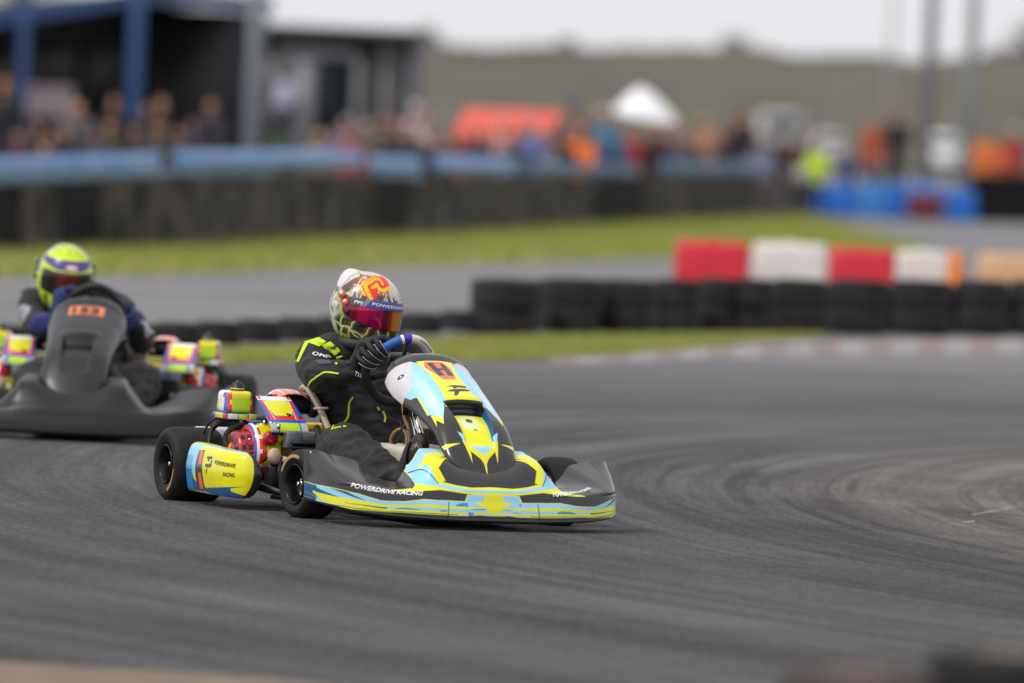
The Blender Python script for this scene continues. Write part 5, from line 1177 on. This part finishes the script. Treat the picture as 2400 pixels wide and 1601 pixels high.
base = [(-140, 597), (0, 591), (430, 582), (660, 566), (1000, 554), (1400, 530), (1700, 515), (1905, 506)]; top_ = [(-140, 440), (0, 432), (180, 424), (400, 414), (650, 407), (1000, 416), (1250, 414), (1500, 418), (1905, 424)]
cuts = [-140, 44, 138, 232, 330, 430, 540, 655, 772, 880, 962, 1040, 1150, 1265, 1390, 1500, 1600, 1720, 1830, 1905]
wall(base, top_, [(cuts[i]+2, cuts[i+1]-2, i in (0, 2, 9, 14)) for i in range(len(cuts)-1)], 'long dark wall of dirty rubber belting between the grass bank and the spectators')
wall([(2270, 520), (2560, 527)], [(2270, 408), (2560, 412)], [(2272, 2400, True), (2402, 2555, True)], 'short black rubber wall at the right edge beyond the blue blocks')
# blue banners along the top of the wall
M_BAN = mat('blue_banner', (.13, .29, .66), .6, mottle=(.26, .40, .70), scale=1.5); M_BAN2 = mat('teal_banner', (.07, .16, .28), .6, mottle=(.12, .20, .31), scale=1.5)
def banner(xa, xb, ya, yb, ya2, yb2, m, label, dy=.1):
    xs = np.linspace(xa, xb, 8); V = np.zeros((8, 2, 3)); 
    for k, x in enumerate(xs):
        Y = gp(x, np.interp(x, *zip(*base)))[1]-dy; f = k/7
        V[k, 0] = at(x, ya2+(yb2-ya2)*f, Y); V[k, 1] = at(x, ya+(yb-ya)*f, Y)
        V[k, :, 1] += .03*math.sin(k*2.1)
    o3 = V[0, 0].copy(); b = MB(); b.grid(V-o3); o = b.build('banner', m); o.location = Z(o3); o.modifiers.new('thickness', 'SOLIDIFY').thickness = .02
    return tag(o, label, 'banner', 'blue banners on the rubber wall')
banner(-140, 372, 372, 358, 408, 398, M_BAN, 'blue banner at the left end, below the pale pink-clad child'); banner(-140, 400, 408, 396, 440, 416, M_BAN2, 'dark teal strip under the leftmost blue banner', .12)
banner(410, 845, 352, 352, 392, 392, M_BAN, 'widest pale blue banner, at the foot of the grey lamp post'); banner(400, 650, 392, 393, 416, 412, M_BAN2, 'dark teal strip under the widest blue banner', .12)
banner(868, 990, 366, 368, 402, 404, M_BAN, 'short blue banner right of the blond child'); banner(880, 990, 404, 404, 428, 424, M_BAN2, 'teal strip under the short blue banner', .12)
banner(1020, 1210, 362, 372, 404, 408, M_BAN, 'blue banner below the red canopy'); banner(1214, 1500, 374, 388, 410, 412, M_BAN2, 'dull blue banner below the orange-jacketed marshal'); banner(1540, 1808, 374, 378, 412, 412, M_BAN2, 'faded grey-blue banner at the right end of the wall')
# spectators
M_BODY = {}
def person_meshes(pose):
    if pose in M_BODY: return M_BODY[pose]
    def arms(b, k):
        for s in (-1, 1):
            if pose == 'down': J = [(0, s*.19, 1.40), (.02, s*.25, 1.13), (-.08, s*.24, .88)]
            elif pose == 'fold': J = [(0, s*.19, 1.40), (.02, s*.26, 1.14), (-.22, s*.03, 1.12)]
            elif pose == 'raise': J = [(0, s*.19, 1.40), (-.10, s*.30, 1.22), (-.20, s*.09, 1.50)]
            else: J = [(0, s*.19, 1.40), (-.10, s*.24, 1.15), (-.36, s*.16, 1.08)]
            limb(b, [(-p[0]*0+p[1], p[0], p[2]) for p in J], np.array([.062, .05, .036])*k, 10, 10)
            yield J[-1]
    def trunk(b, k):
        limb(b, [(0, .0, .86), (0, .01, 1.05), (0, .0, 1.25), (0, .01, 1.40)], np.array([.125, .115, .135, .09])*k, 12, 16)
        for v in b.v: v[:, 0] *= 1.32
        limb(b, [(-.17, 0, 1.40), (0, .01, 1.44), (.17, 0, 1.40)], np.array([.06, .07, .06])*k, 8, 12)
    def legs(b, k):
        for s in (-1, 1): limb(b, [(s*.09, 0, .88), (s*.105, -.01, .48), (s*.11, .02, .08)], np.array([.092, .062, .045])*k, 10, 12)
    b = MB(); trunk(b, .84); hands = list(arms(b, .84)); legs(b, .84)
    limb(b, [(0, .0, 1.42), (0, -.02, 1.54)], [.055, .052], 5, 12); ball(b, (0, -.035, 1.63), (.075, .092, .112), 18); ball(b, (0, -.128, 1.62), (.014, .018, .02), 8)
    for s in (-1, 1): ball(b, (s*.077, -.02, 1.62), (.012, .02, .03), 8); limb(b, [(s*.11, .02, .07), (s*.12, -.14, .05)], [.045, .035], 5, 10)
    for J, s in zip(hands, (-1, 1)): limb(b, [(J[1], J[0]+.02, J[2]), (J[1]-s*.01, J[0]-.05, J[2]-.03)], [.036, .028], 5, 8)
    body = solid(b, .02, 4, 'body')
    b = MB(); trunk(b, 1.0); list(arms(b, 1.0)); coat = solid(b, .022, 4, 'coat')
    b = MB(); legs(b, 1.0); trous = solid(b, .022, 3, 'trousers')
    b = MB(); ball(b, (0, -.012, 1.672), (.086, .098, .088), 16); hair = solid(b, .018, 3, 'hair')
    co_ = np.array([v.co for v in hair.vertices])
    for v in hair.vertices:
        if v.co.y < -.07 and v.co.z < 1.68: v.co.y = -.07
    b = MB(); ball(b, (0, -.02, 1.685), (.092, .105, .075), 16); b.box((0, -.12, 1.685), (.13, .09, .012), bevel=.004); cap_ = solid(b, .016, 2, 'cap')
    for me in (body, coat, trous, hair, cap_): me.materials.append(M_SKIN)
    M_BODY[pose] = (body, coat, trous, hair, cap_); return M_BODY[pose]
def person(px, py, Y, coat, hair, label, pose='down', hat=False, turn=0, group='spectators behind the rubber wall', trousers=(.03, .03, .04)):
    if px < 1900: Y = max(Y, gp(px, np.interp(px, *zip(*base)))[1]+(1.3 if 'leaning' not in label else .75)+(.8 if py < 290 else 0))
    p = at(px, py, Y); s = (p[2]+.11)/1.74; root = empty('person', (p[0], Y, 0), R(turn), label, 'person', group); root.scale = (max(s, .8) if s > .8 else s*1.12, max(s, .8) if s > .8 else s*1.12, s)
    ms = person_meshes(pose)
    def put(nm, me, m):
        o = link_mesh(nm, me, root)
        if m: o.material_slots[0].link = 'OBJECT'; o.material_slots[0].material = m
    def cm(c, n): return mat('%s_%02d_%02d_%02d' % (n, c[0]*99, c[1]*99, c[2]*99), c, .85, var=.15, scale=8)
    if max(coat) < .3 and 'grey' not in label: coat = tuple(c*.65 for c in coat)
    put('body', ms[0], None); put('coat', ms[1], cm(coat, 'cloth')); put('trousers', ms[2], cm(trousers, 'cloth')); put('cap' if hat else 'hair', ms[4] if hat else ms[3], cm(hair, 'hat' if hat else 'hair'))
    return root
BK = (.018, .018, .022); NV = (.02, .025, .06); BR = (.07, .035, .018); GI = (.25, .10, .03); GY = (.35, .35, .34); BLN = (.42, .26, .12)
for q in [
 (12, 205, 112, BK, GI, 'ginger-haired person in a black coat at the left edge, beside the blue post', 'down'), (45, 330, 100, (.10, .03, .06), BR, 'child in a dark plum coat behind the leftmost banner', 'down'),
 (86, 312, 103, (.05, .05, .03), BR, 'child in an olive-black coat below the pale sign', 'fold'), (103, 366, 96, (.50, .30, .42), (.55, .30, .30), 'small child in pale pink leaning on the leftmost banner', 'reach'),
 (152, 322, 104, (.03, .025, .02), BR, 'brown-haired child in black below the pale sign, right of the olive coat', 'down'), (184, 262, 114, (.20, .19, .20), BLN, 'blond adult in a pale scarf and coat at the right end of the pale sign', 'raise'),
 (225, 330, 104, (.05, .06, .14), BK, 'dark-haired child in a blue jacket left of the child with orange hair', 'down'), (262, 308, 106, (.05, .05, .025), GI, 'orange-haired child in an olive coat below the grey window', 'fold'),
 (268, 245, 118, BK, BR, 'tall person in black behind the orange-haired child', 'down'), (378, 250, 112, BK, (.22, .09, .07), 'red-faced adult in a black hood just right of the blue post', 'down'),
 (345, 262, 118, (.05, .02, .03), BK, 'person in dark maroon half hidden by the blue post', 'fold'), (371, 312, 104, (.06, .06, .065), GI, 'child in a grey coat in front of the red-faced adult', 'reach'),
 (497, 252, 113, (.035, .035, .045), BR, 'adult in a charcoal coat with raised elbows before the black wall', 'reach'), (455, 300, 117, (.03, .03, .05), BK, 'person in a dark coat stooping left of the charcoal coat', 'fold'),
 (748, 330, 104, (.30, .25, .22), BLN, 'blond child peering over the widest blue banner', 'fold'), (812, 292, 114, (.16, .14, .20), (.16, .15, .17), 'grey-haired person in a lilac-grey coat right of the green door', 'down'),
 (822, 318, 110, (.30, .04, .06), BR, 'child in a crimson top at the gap after the widest banner', 'down'), (858, 305, 112, (.10, .11, .08), GY, 'grey-haired person in a khaki jacket by the gap in the banners', 'fold'),
 (896, 292, 118, (.14, .15, .08), (.24, .12, .07), 'ginger person in a moss green coat beside the grey hair', 'down'), (932, 300, 116, (.09, .07, .05), (.30, .15, .10), 'ruddy person in a brown coat above the short banner', 'raise'),
 (974, 262, 120, (.52, .46, .50), (.62, .56, .58), 'white-haired adult in a pale coat in front of the grey building', 'down'), (1004, 292, 116, (.48, .32, .30), (.42, .22, .16), 'person in a salmon pink top beside the white-haired adult', 'fold'),
 (965, 316, 110, (.03, .05, .06), BK, 'child in a dark teal coat in front of the white-haired adult', 'fold'), (1015, 330, 110, (.04, .015, .025), BK, 'child in black and maroon at the left foot of the red canopy', 'down'),
 (1118, 318, 116, (.02, .025, .06), BK, 'person in a navy coat below the middle of the red canopy', 'fold'), (1178, 300, 117, (.55, .30, .28), (.50, .28, .22), 'person in a light pink coat in front of the red canopy', 'down'),
 (1205, 335, 113, (.015, .02, .022), BK, 'person in black beside the light pink coat', 'fold'), (1245, 302, 115, (.16, .17, .42), (.55, .28, .30), 'person in a periwinkle jacket and pink cap', 'down', True),
 (1292, 315, 118, BK, (.24, .12, .08), 'red-faced person in black between the periwinkle and the orange jackets', 'fold'), (1345, 250, 122, (.20, .13, .14), (.04, .09, .24), 'tall person in a blue cap behind the orange jacket', 'down', True),
 (1415, 272, 124, (.05, .17, .30), (.45, .45, .55), 'pale-haired person in a teal jacket left of the white canopy', 'fold'), (1402, 340, 116, (.03, .04, .22), BK, 'person in a royal blue top right of the orange jacket', 'down'),
 (1468, 312, 118, (.42, .02, .02), (.30, .03, .03), 'person in a scarlet jacket under the white canopy', 'down'), (1512, 318, 122, (.05, .018, .02), BR, 'person in dark burgundy under the right side of the white canopy', 'fold'),
 (1562, 330, 120, (.05, .07, .24), BK, 'person in a cobalt coat below the middle of the white canopy', 'down'), (1605, 322, 124, (.04, .03, .03), BR, 'person in a dark brown coat left of the peach top', 'fold'),
 (1652, 288, 126, (.58, .30, .20), (.40, .30, .25), 'person in a peach top above the faded banner', 'raise'), (1690, 312, 124, (.03, .03, .05), BK, 'person in black turned away beside the peach top', 'down'),
 (1735, 268, 132, (.04, .02, .025), (.12, .05, .04), 'brown-haired person in dark maroon behind the lilac top', 'fold'), (1755, 308, 128, (.40, .32, .42), BR, 'person in a lilac top at the right end of the crowd', 'down'), (1785, 345, 128, (.22, .28, .42), GY, 'child in a pale blue jacket at the end of the wall', 'fold'),
 (1835, 352, 150, (.05, .025, .03), BK, 'person in dark clothes standing in the gap after the wall', 'down'), (1990, 360, 160, (.04, .08, .20), BK, 'person in a denim blue coat left of the black jacket', 'fold'),
 (2052, 286, 170, (.42, .07, .03), (.20, .06, .04), 'person in a rust red jacket beside the tall black jacket', 'down'), (2105, 268, 165, BK, (.14, .10, .05), 'tall sandy-haired person in a black jacket near the lamp posts', 'reach'),
 (2300, 318, 168, (.80, .22, .03), BK, 'marshal in an orange jacket at the foot of the right lamp post', 'down'), (2340, 330, 166, (.75, .16, .05), BR, 'marshal in a red-orange jacket second from the right edge', 'fold'), (2378, 312, 168, (.38, .03, .03), (.45, .42, .38), 'person in a crimson jacket and pale cap at the right edge', 'down', True)]:
    person(*q[:4], q[4], q[5], q[6], hat=len(q) > 7, turn=RNG.uniform(-25, 25))
for q in [(1060, 322, 118, BK, BR, 'brown-haired person in black left of the navy coat, below the red canopy', 'fold'), (1088, 335, 116, (.30, .05, .05), BK, 'child in dark red between the black coat and the navy coat', 'down'), (1148, 330, 117, (.03, .03, .05), GI, 'ginger child in charcoal just left of the light pink coat', 'down'),
 (1222, 318, 121, (.05, .06, .16), BK, 'person in dark blue half hidden left of the pink cap', 'fold'), (1268, 325, 119, (.30, .28, .30), GY, 'grey-haired person in a grey fleece right of the pink cap', 'down'), (1318, 330, 118, (.10, .05, .16), BK, 'child in purple left of the orange jacket', 'fold'),
 (1385, 300, 127, (.03, .05, .13), BR, 'person in a slate blue coat behind the orange jacket, to its right', 'fold'), (1440, 318, 121, (.08, .14, .30), BR, 'person in a mid blue fleece left of the scarlet jacket', 'down'), (1490, 338, 119, (.03, .02, .03), BK, 'child in black right of the scarlet jacket', 'fold'),
 (1540, 306, 127, (.20, .06, .06), GI, 'ginger person in a brick red coat below the white canopy edge', 'down'), (1582, 300, 130, (.16, .13, .12), GY, 'grey-haired person in taupe below the right tip of the white canopy', 'fold'), (1628, 312, 127, (.36, .20, .14), BR, 'person in a tan coat just left of the peach top', 'down'),
 (1672, 330, 125, (.05, .05, .10), BLN, 'blond child in navy in front of the peach top', 'fold'), (1712, 296, 131, (.02, .02, .03), BK, 'person in a black hood right of the turned away figure', 'reach'), (120, 335, 103, (.03, .03, .035), GI, 'ginger child in charcoal between the olive coat and the pale scarf', 'down'),
 (318, 318, 106, (.035, .03, .05), BR, 'child in dark violet right of the orange-haired child', 'fold'), (420, 322, 105, (.02, .02, .03), BR, 'child in black right of the grey coated child', 'down'), (785, 318, 116, (.05, .05, .06), BR, 'person in dark grey between the blond child and the lilac-grey coat', 'down'), (950, 322, 113, (.20, .06, .07), BR, 'child in wine red left of the dark teal coat', 'down'), (878, 322, 112, (.05, .07, .05), BK, 'child in bottle green in front of the khaki jacket', 'fold')]:
    person(*q[:7], turn=RNG.uniform(-25, 25))
person(1357, 318, 113, (.85, .19, .015), (.75, .20, .05), 'marshal in a bright orange jacket leaning on the wall', 'reach', group='track marshals', turn=-10)
person(1918, 352, 150, (.55, .75, .02), GY, 'grey-haired marshal in a neon yellow jacket by the blue blocks', 'fold', group='track marshals', turn=20)
r = person(1868, 385, 149, (.5, .5, .48), GY, 'child in a pale grey top beside the neon yellow jacket', 'down', group='spectators behind the rubber wall')
# clubhouse, canopy, lamp posts
def wbox(b, x0, x1, y0, y1, Y, depth, o3, mi=0, bevel=0, z0=None, tilt=0):
    p0, p1 = at(x0, (y0+y1)/2, Y), at(x1, (y0+y1)/2, Y); xm = (x0+x1)/2; zt, zb = at(xm, y0, Y)[2], (at(xm, y1, Y)[2] if z0 is None else z0)
    b.box(np.array([(p0[0]+p1[0])/2, Y+depth/2, (zt+zb)/2])-o3, (abs(p1[0]-p0[0]), depth, zt-zb), (0, tilt, 0), bevel, mi)
M_CLAD = mat('black_cladding', (.010, .010, .014), .6, var=.2, scale=2); M_CLADG = mat('grey_cladding', (.19, .18, .19), .6, var=.15, scale=2); M_GLS = mat('dull_window_glass', (.085, .08, .08), .2, var=.2, scale=1.2)
M_FRM = mat('grey_frame', (.21, .21, .225), .5); M_BLUS = mat('blue_painted_steel', (.022, .07, .19), .45)
Y = 170; o3 = np.array([at(700, 300, Y)[0], Y, 0]); root = empty('clubhouse', o3, 0, 'low flat-roofed black clubhouse with a dark green door and grey trim', 'building')
b = MB(); wbox(b, 560, 850, 74, 420, Y, 9, o3, z0=0); b.build('wall', M_CLAD, root); b = MB(); wbox(b, 851, 985, 84, 420, Y+.3, 8.6, o3, z0=0); b.build('end_wall', M_CLADG, root)
b = MB(); wbox(b, 556, 990, 62, 74, Y-.35, 9.6, o3, z0=at(700, 76, Y)[2]); b.build('roof', mat('grey_roof_edge', (.09, .09, .10), .7), root)
b = MB(); wbox(b, 650, 835, 112, 138, Y-.12, .12, o3); wbox(b, 690, 738, 138, 420, Y-.10, .10, o3, z0=0); wbox(b, 822, 846, 138, 420, Y-.10, .10, o3, z0=0); b.build('door_frame', M_FRM, root)
b = MB(); wbox(b, 738, 822, 146, 420, Y-.14, .10, o3, z0=0); b.build('door', mat('dark_green_door', (.002, .008, .011), .7, spec=.2), root)
b = MB(); wbox(b, 618, 690, 140, 285, Y-.08, .08, o3); w = b.build('window', M_FRM, root); b = MB(); wbox(b, 626, 668, 150, 235, Y-.10, .02, o3); b.build('pane', M_GLS, w)
b = MB(); wbox(b, 552, 572, 122, 262, Y-.08, .08, o3); b.build('downpipe', M_FRM, root); b = MB(); wbox(b, 890, 905, 100, 420, Y-.02, .3, o3, z0=0); wbox(b, 955, 962, 95, 420, Y-.02, .3, o3, z0=0); b.build('corner_post', M_FRM, root)
p = at(664, 220, Y-.3); o = MB().box((0, 0, 0), (.32, .02, .46), bevel=.004).build('notice', mat('lilac_white_paper', (.52, .50, .66), .6)); o.location = Z(p); o.rotation_euler = (0, R(6), 0); tag(o, 'lilac white notice stuck on the clubhouse window', 'notice')
p0 = at(655, 320, 150); root = empty('litter_bin', (p0[0], 150, 0), 0, 'dark green bin below the clubhouse window', 'bin')
b = MB(); b.box((0, 0, .55), (.42, .4, 1.0), bevel=.05); b.build('bin_body', mat('green_bin', (.03, .06, .03), .6), root); b = MB(); b.box((0, 0, 1.08), (.46, .44, .07), bevel=.02); b.build('lid', M_BLK, root)
Y = 150; o3 = np.array([at(180, 300, Y)[0], Y, 0]); root = empty('pavilion', o3, 0, 'dark pavilion with blue posts and a blue edged canopy', 'building')
b = MB(); wbox(b, -400, 330, 60, 420, Y+5, 5, o3, z0=0); wbox(b, 330, 600, 22, 420, Y+4.4, 5, o3, z0=0); Q_ = [at(x, y, Y+4.7)-o3 for x, y in ((-400, 98), (345, -24), (345, 75), (-400, 190))]; b.add(np.vstack([Q_, np.array(Q_)+[0, .25, 0]]), [[0, 1, 2, 3], [7, 6, 5, 4], [0, 4, 5, 1], [1, 5, 6, 2], [2, 6, 7, 3], [3, 7, 4, 0]]); b.build('wall', M_CLAD, root)
for (xa, xb, ya, yb) in ((70, 178, 100, 186), (200, 292, 104, 204), (-60, 30, 90, 230)):
    b = MB(); wbox(b, xa, xb, ya, yb, Y+4.9, .1, o3); w = b.build('window', M_FRM, root); b = MB(); wbox(b, xa+6, xb-6, ya+8, yb-6, Y+4.86, .04, o3); b.build('pane', M_GLS, w)
b = MB(); A0, A1 = at(-420, 128, Y), at(345, 6, Y+.8); A2, A3 = at(345, 6, Y+.8), at(640, 30, Y+6)
for P_, Q_ in ((A0, A1), (A2, A3)):
    d = Q_-P_; V = np.array([[P_, P_+[0, 0, .30]], [Q_, Q_+[0, 0, .26]]]); b.grid(V-o3); b.grid(V+[0, .08, 0]-o3)
b.build('canopy_fascia', M_BLUS, root)
b = MB(); b.add(np.array([A0, A1, A3, at(640, 30, Y+12), at(-420, 60, Y+12)])+[0, 0, .2]-o3, [[0, 1, 2, 3, 4]]); cr = b.build('canopy_roof', mat('dark_underside', (.03, .03, .035), .8), root); cr.modifiers.new('thickness', 'SOLIDIFY').thickness = .06
for x, dy, rr in ((52, 0, .085), (314, .6, .115)):
    pt_ = at(x, 200, Y+dy); b = MB(); b.box(np.array([pt_[0], Y+dy, 1.9])-o3, (rr*2, rr*2, 3.8), bevel=.02); b.build('post', M_BLUS, root)
p0, p1 = at(56, 235, 152), at(172, 235, 152); root = empty('menu_board', ((p0[0]+p1[0])/2, 152, 0), 0, 'pale pink and white board under the left pavilion window', 'sign')
zt, zb = at(114, 200, 152)[2], at(114, 276, 152)[2]; b = MB(); b.box((0, 0, (zt+zb)/2), (p1[0]-p0[0], .05, zt-zb), bevel=.01); b.build('board', mat('pale_pink_board', (.50, .44, .45), .6, mottle=(.42, .30, .33), scale=3), root)
for s in (-1, 1): b = MB(); b.box((s*.36, .04, zb/2), (.05, .05, zb), bevel=.01); b.build('leg', M_FRM, root)
def lamp_post(x, y, Y, r, h, label, m):
    p = at(x, y, Y); root = empty('lamp_post', (p[0], Y, 0), 0, label, 'lamp post', 'lamp posts in the paddock')
    b = MB(); b.tube([(0, 0, 0), (0, 0, h*.5), (0, 0, h)], [r*1.1, r, r*.8], 16); b.build('pole', m, root); b = MB(); b.tube([(0, 0, 0), (0, 0, .5)], r*1.5, 16); b.build('base_sleeve', m, root)
    b = MB(); b.box((0, -.5, h), (.24, 1.0, .12), bevel=.04); b.build('lamp_head', M_FRM, root)
MG = mat('galvanised_pole', (.30, .34, .38), .5, metal=.2, var=.08, scale=2); MG2 = mat('dull_grey_pole', (.22, .22, .235), .6); MG3 = mat('pale_grey_pole', (.33, .34, .35), .6)
lamp_post(592, 200, 124, .092, 7, 'thick bluish grey lamp post in front of the clubhouse', MG); lamp_post(2176, 200, 165, .115, 9, 'darker grey lamp post, left of the pair at the right', MG2); lamp_post(2272, 250, 160, .11, 9, 'lighter grey lamp post, right of the pair at the right', MG3); lamp_post(2090, 100, 330, .08, 16, 'thin distant pale pole beyond the pair at the right', mat('far_pole', (.55, .55, .57), .7))
# red canopy, white umbrella, vehicles behind the crowd
Y = 140; p0, p1 = at(1052, 300, Y), at(1338, 300, Y); xm = (p0[0]+p1[0])/2; w = p1[0]-p0[0]; zt = at(1195, 258, Y)[2]; ze = at(1195, 340, Y)[2]
root = empty('canopy_tent', (xm, Y, 0), 0, 'low red pop-up canopy behind the middle of the crowd', 'canopy')
b = MB(); V = np.array([[-.5*w, 0, ze], [.5*w, 0, ze], [.5*w, 1.8, ze], [-.5*w, 1.8, ze], [-.36*w, .9, zt], [.42*w, .9, zt]]); b.add(V, [[0, 1, 5, 4], [2, 3, 4, 5], [1, 2, 5], [3, 0, 4]]); b.add(np.array([[-.5*w, -.01, ze-.16], [.5*w, -.01, ze-.16], [.5*w, -.01, ze+.001], [-.5*w, -.01, ze+.001]]), [[0, 1, 2, 3]])
b.build('fabric_roof', mat('red_canvas', (.72, .085, .05), .7, mottle=(.66, .15, .12), scale=2), root, smooth=False)
for sx, dy in ((-1, .05), (1, .05), (-1, 1.75), (1, 1.75)): b = MB(); b.box((sx*w*.48, dy, ze/2), (.04, .04, ze)); b.build('leg', M_FRM, root)
Y = 136; p = at(1500, 262, Y); root = empty('canopy_tent', (p[0], Y, 0), 0, 'white peaked canopy sloping down to the right above the crowd', 'canopy')
k = Y/FPX; zt, zl, zr = at(1500, 203, Y)[2], at(1440, 262, Y)[2], at(1600, 300, Y)[2]
b = MB(); V = np.zeros((25, 9, 3)); t = np.linspace(0, 2*np.pi, 25)
for j in range(9):
    f = j/8; ex = np.where(np.cos(t) > 0, 104*k, 66*k)*np.cos(t); zb = zl+(zr-zl)*(np.cos(t)+1)/2
    V[:, j] = np.stack([f*ex, .55*f*np.sin(t), zt-(zt-zb)*f**1.35-.03*np.sin(f*3.1)*0], 1)
b.grid(V); b.build('fabric_roof', mat('white_nylon', (.86, .86, .88), .5), root).modifiers.new('thickness', 'SOLIDIFY').thickness = .01
for sx, sy in ((-.30, -.3), (.42, -.3), (-.30, .3), (.42, .3)): b = MB(); b.box((sx, sy, .7), (.03, .03, 1.4)); b.build('leg', M_FRM, root)
def car(x0, x1, ytop, Y, col, label, van=False, name='parked_car'):
    p0, p1 = at(x0, 340, Y), at(x1, 340, Y); w = p1[0]-p0[0]; h = at((x0+x1)/2, ytop, Y)[2]; L = 4.2; root = empty(name, ((p0[0]+p1[0])/2, Y, 0), 0, label, 'van' if van else 'car', 'vehicles parked below the hill')
    m = mat('car_paint_%02d' % (col[0]*99), col, .3, coat=.6)
    if van: S = [(0, .35, 1.0), (.02, h*.6, 1.0), (.25, h*.96, .94), (1.5, h, .95), (3.0, h*.98, .94), (3.5, h*.6, .98), (4.2, h*.5, .96)]
    else: S = [(0, h*.5, .96), (.12, h*.64, .98), (.55, h*.94, .80), (1.4, h, .78), (2.4, h*.97, .78), (3.1, h*.66, .96), (4.2, h*.52, .92)]
    b = MB(); V = np.zeros((len(S), 9, 3))
    for i, (y, z, k) in enumerate(S): V[i] = [(x*w/2, y, zz) for x, zz in ((-.98, .25), (-1, .5*h), (-k, z*.9+.05*h*0), (-k*.85, z), (0, z*1.01), (k*.85, z), (k, z*.9), (1, .5*h), (.98, .25))]
    b.grid(V, caps=True); b.build('body', m, root)
    b = MB(); b.box((0, .30 if not van else .10, h*.78), (w*.72, .04, h*.24), (R(-38 if not van else -8), 0, 0), .01); b.build('rear_window', mat('dark_car_glass', (.02, .025, .03), .1), root)
    for sx in (-1, 1):
        b = MB(); b.box((sx*w*.42, -.02, h*.5), (w*.12, .08, h*.12), bevel=.02); b.build('tail_light', mat('red_lamp_lens', (.4, .02, .02), .3), root)
        for yy in (.8, 3.3):
            b = MB(); b.lathe([(.0, -.09), (.26, -.09), (.31, -.06), (.31, .06), (.26, .09), (0, .09)], (sx*w*.44, yy, .31), 'X', 20); b.build('wheel', M_RUB, root)
    b = MB(); b.box((0, -.05, .42), (w*.9, .12, .22), bevel=.04); b.build('bumper', M_BPL, root)
car(2164, 2258, 314, 300, (.72, .72, .74), 'white car parked between the two lamp posts'); car(1905, 1990, 312, 305, (.42, .42, .44), 'silver car parked left of the rust red jacket'); car(1772, 1888, 262, 290, (.34, .33, .32), 'grey van parked behind the end of the crowd', True, 'parked_van')
# bare winter trees and shrubs along the crest
M_BARK = mat('bare_bark', (.075, .065, .058), .9); M_TWIG = mat('bare_twigs', (.10, .088, .078), .9)
def bare_tree(px, py, Y, z0, h, wd, label, seed):
    rg = random.Random(seed); p = at(px, py, Y); root = empty('bare_tree', (p[0], Y, z0), 0, label, 'tree', 'bare trees on the hill'); tr = MB(); cw = MB()
    tr.tube(crom([(0, 0, -.4), (.05, 0, h*.25), (-.04, 0, h*.55), (.02, 0, h*.8)], 10)[0], np.linspace(.09, .03, 10)*h/4, 8)
    for k in range(90):
        a = rg.uniform(0, 6.28); z = rg.uniform(.15, .8)*h; L = wd*rg.uniform(.3, 1)*(1.15-z/h); e = Vector((math.cos(a)*L, math.sin(a)*L, z+rg.uniform(.12, .5)*h*.5)); mid = (Vector((0, 0, z))+e)*.5+Vector((0, 0, .05*h))
        cw.tube([(0, 0, z), mid, e], [.018*h/4, .012*h/4, .004], 5)
        for q in range(7):
            s = mid.lerp(e, rg.random()); t = s+Vector((rg.uniform(-1, 1), rg.uniform(-1, 1), rg.uniform(0, 1)))*wd*.28; cw.tube([s, t], [.009, .003], 4)
    tr.build('trunk', M_BARK, root); cw.build('crown', M_TWIG, root)
for i, (px, Y, z0, h, wd, lb) in enumerate([(1722, 432, 4.2, 1.6, 1.5, 'bare tree standing alone on the crest, left of the lamp posts'), (1330, 436, 4.3, 1.0, 1.0, 'small bare bush on the crest above the red canopy'), (2345, 428, 3.4, 2.4, 1.6, 'bare tree on the crest just right of the lighter lamp post'), (2395, 426, 3.5, 3.2, 2.0, 'tall bare tree at the right edge of the crest'), (2440, 425, 3.6, 3.8, 2.4, 'largest bare tree, cut by the right edge'), (2150, 434, 3.5, .9, 1.2, 'bare scrub on the crest between the distant pole and the lamp posts'), (1000, 430, 4.2, 1.3, 1.2, 'bare bush on the hill beside the clubhouse wall'), (30, 200, 2.6, 3.0, 2.5, 'bare tree above the pavilion roof at the left edge')]):
    bare_tree(px, 100, Y, z0, h, wd, lb, i+3)
# out of focus tyre close to the camera
M_DIRT = mat('dirt_covered_tyre', (.030, .026, .025), .9, mottle=(.10, .075, .058), scale=3)
for i, (x, Y, r, h, lb) in enumerate(((2010, 16.6, .15, .49, 'blurred dirt-topped tyre stack in the near right corner, left of the two'), (2375, 16.8, .165, .525, 'taller blurred dark tyre stack in the near right corner, cut by the edge'))):
    p = at(x, 1600, Y); st_ = empty('tyre_stack', (p[0], Y, 0), 0, lb, 'tyre stack', 'tyre stacks close to the camera')
    for k in range(2):
        t_ = tyre_at((p[0], Y), r, h/2, h*(k+.5)/2, i, st_)
        if i == 0: t_.material_slots[0].link = 'OBJECT'; t_.material_slots[0].material = M_DIRT
    b = MB(); b.lathe([(0, -.03), (r*.60, -.03), (r*.60, -.004), (r*.3, .004), (0, .006)], (0, 0, h-.004), 'Z', 24); b.build('dirt_fill', mat('packed_dirt', (.17, .125, .09), .95, var=.3, scale=9), st_)
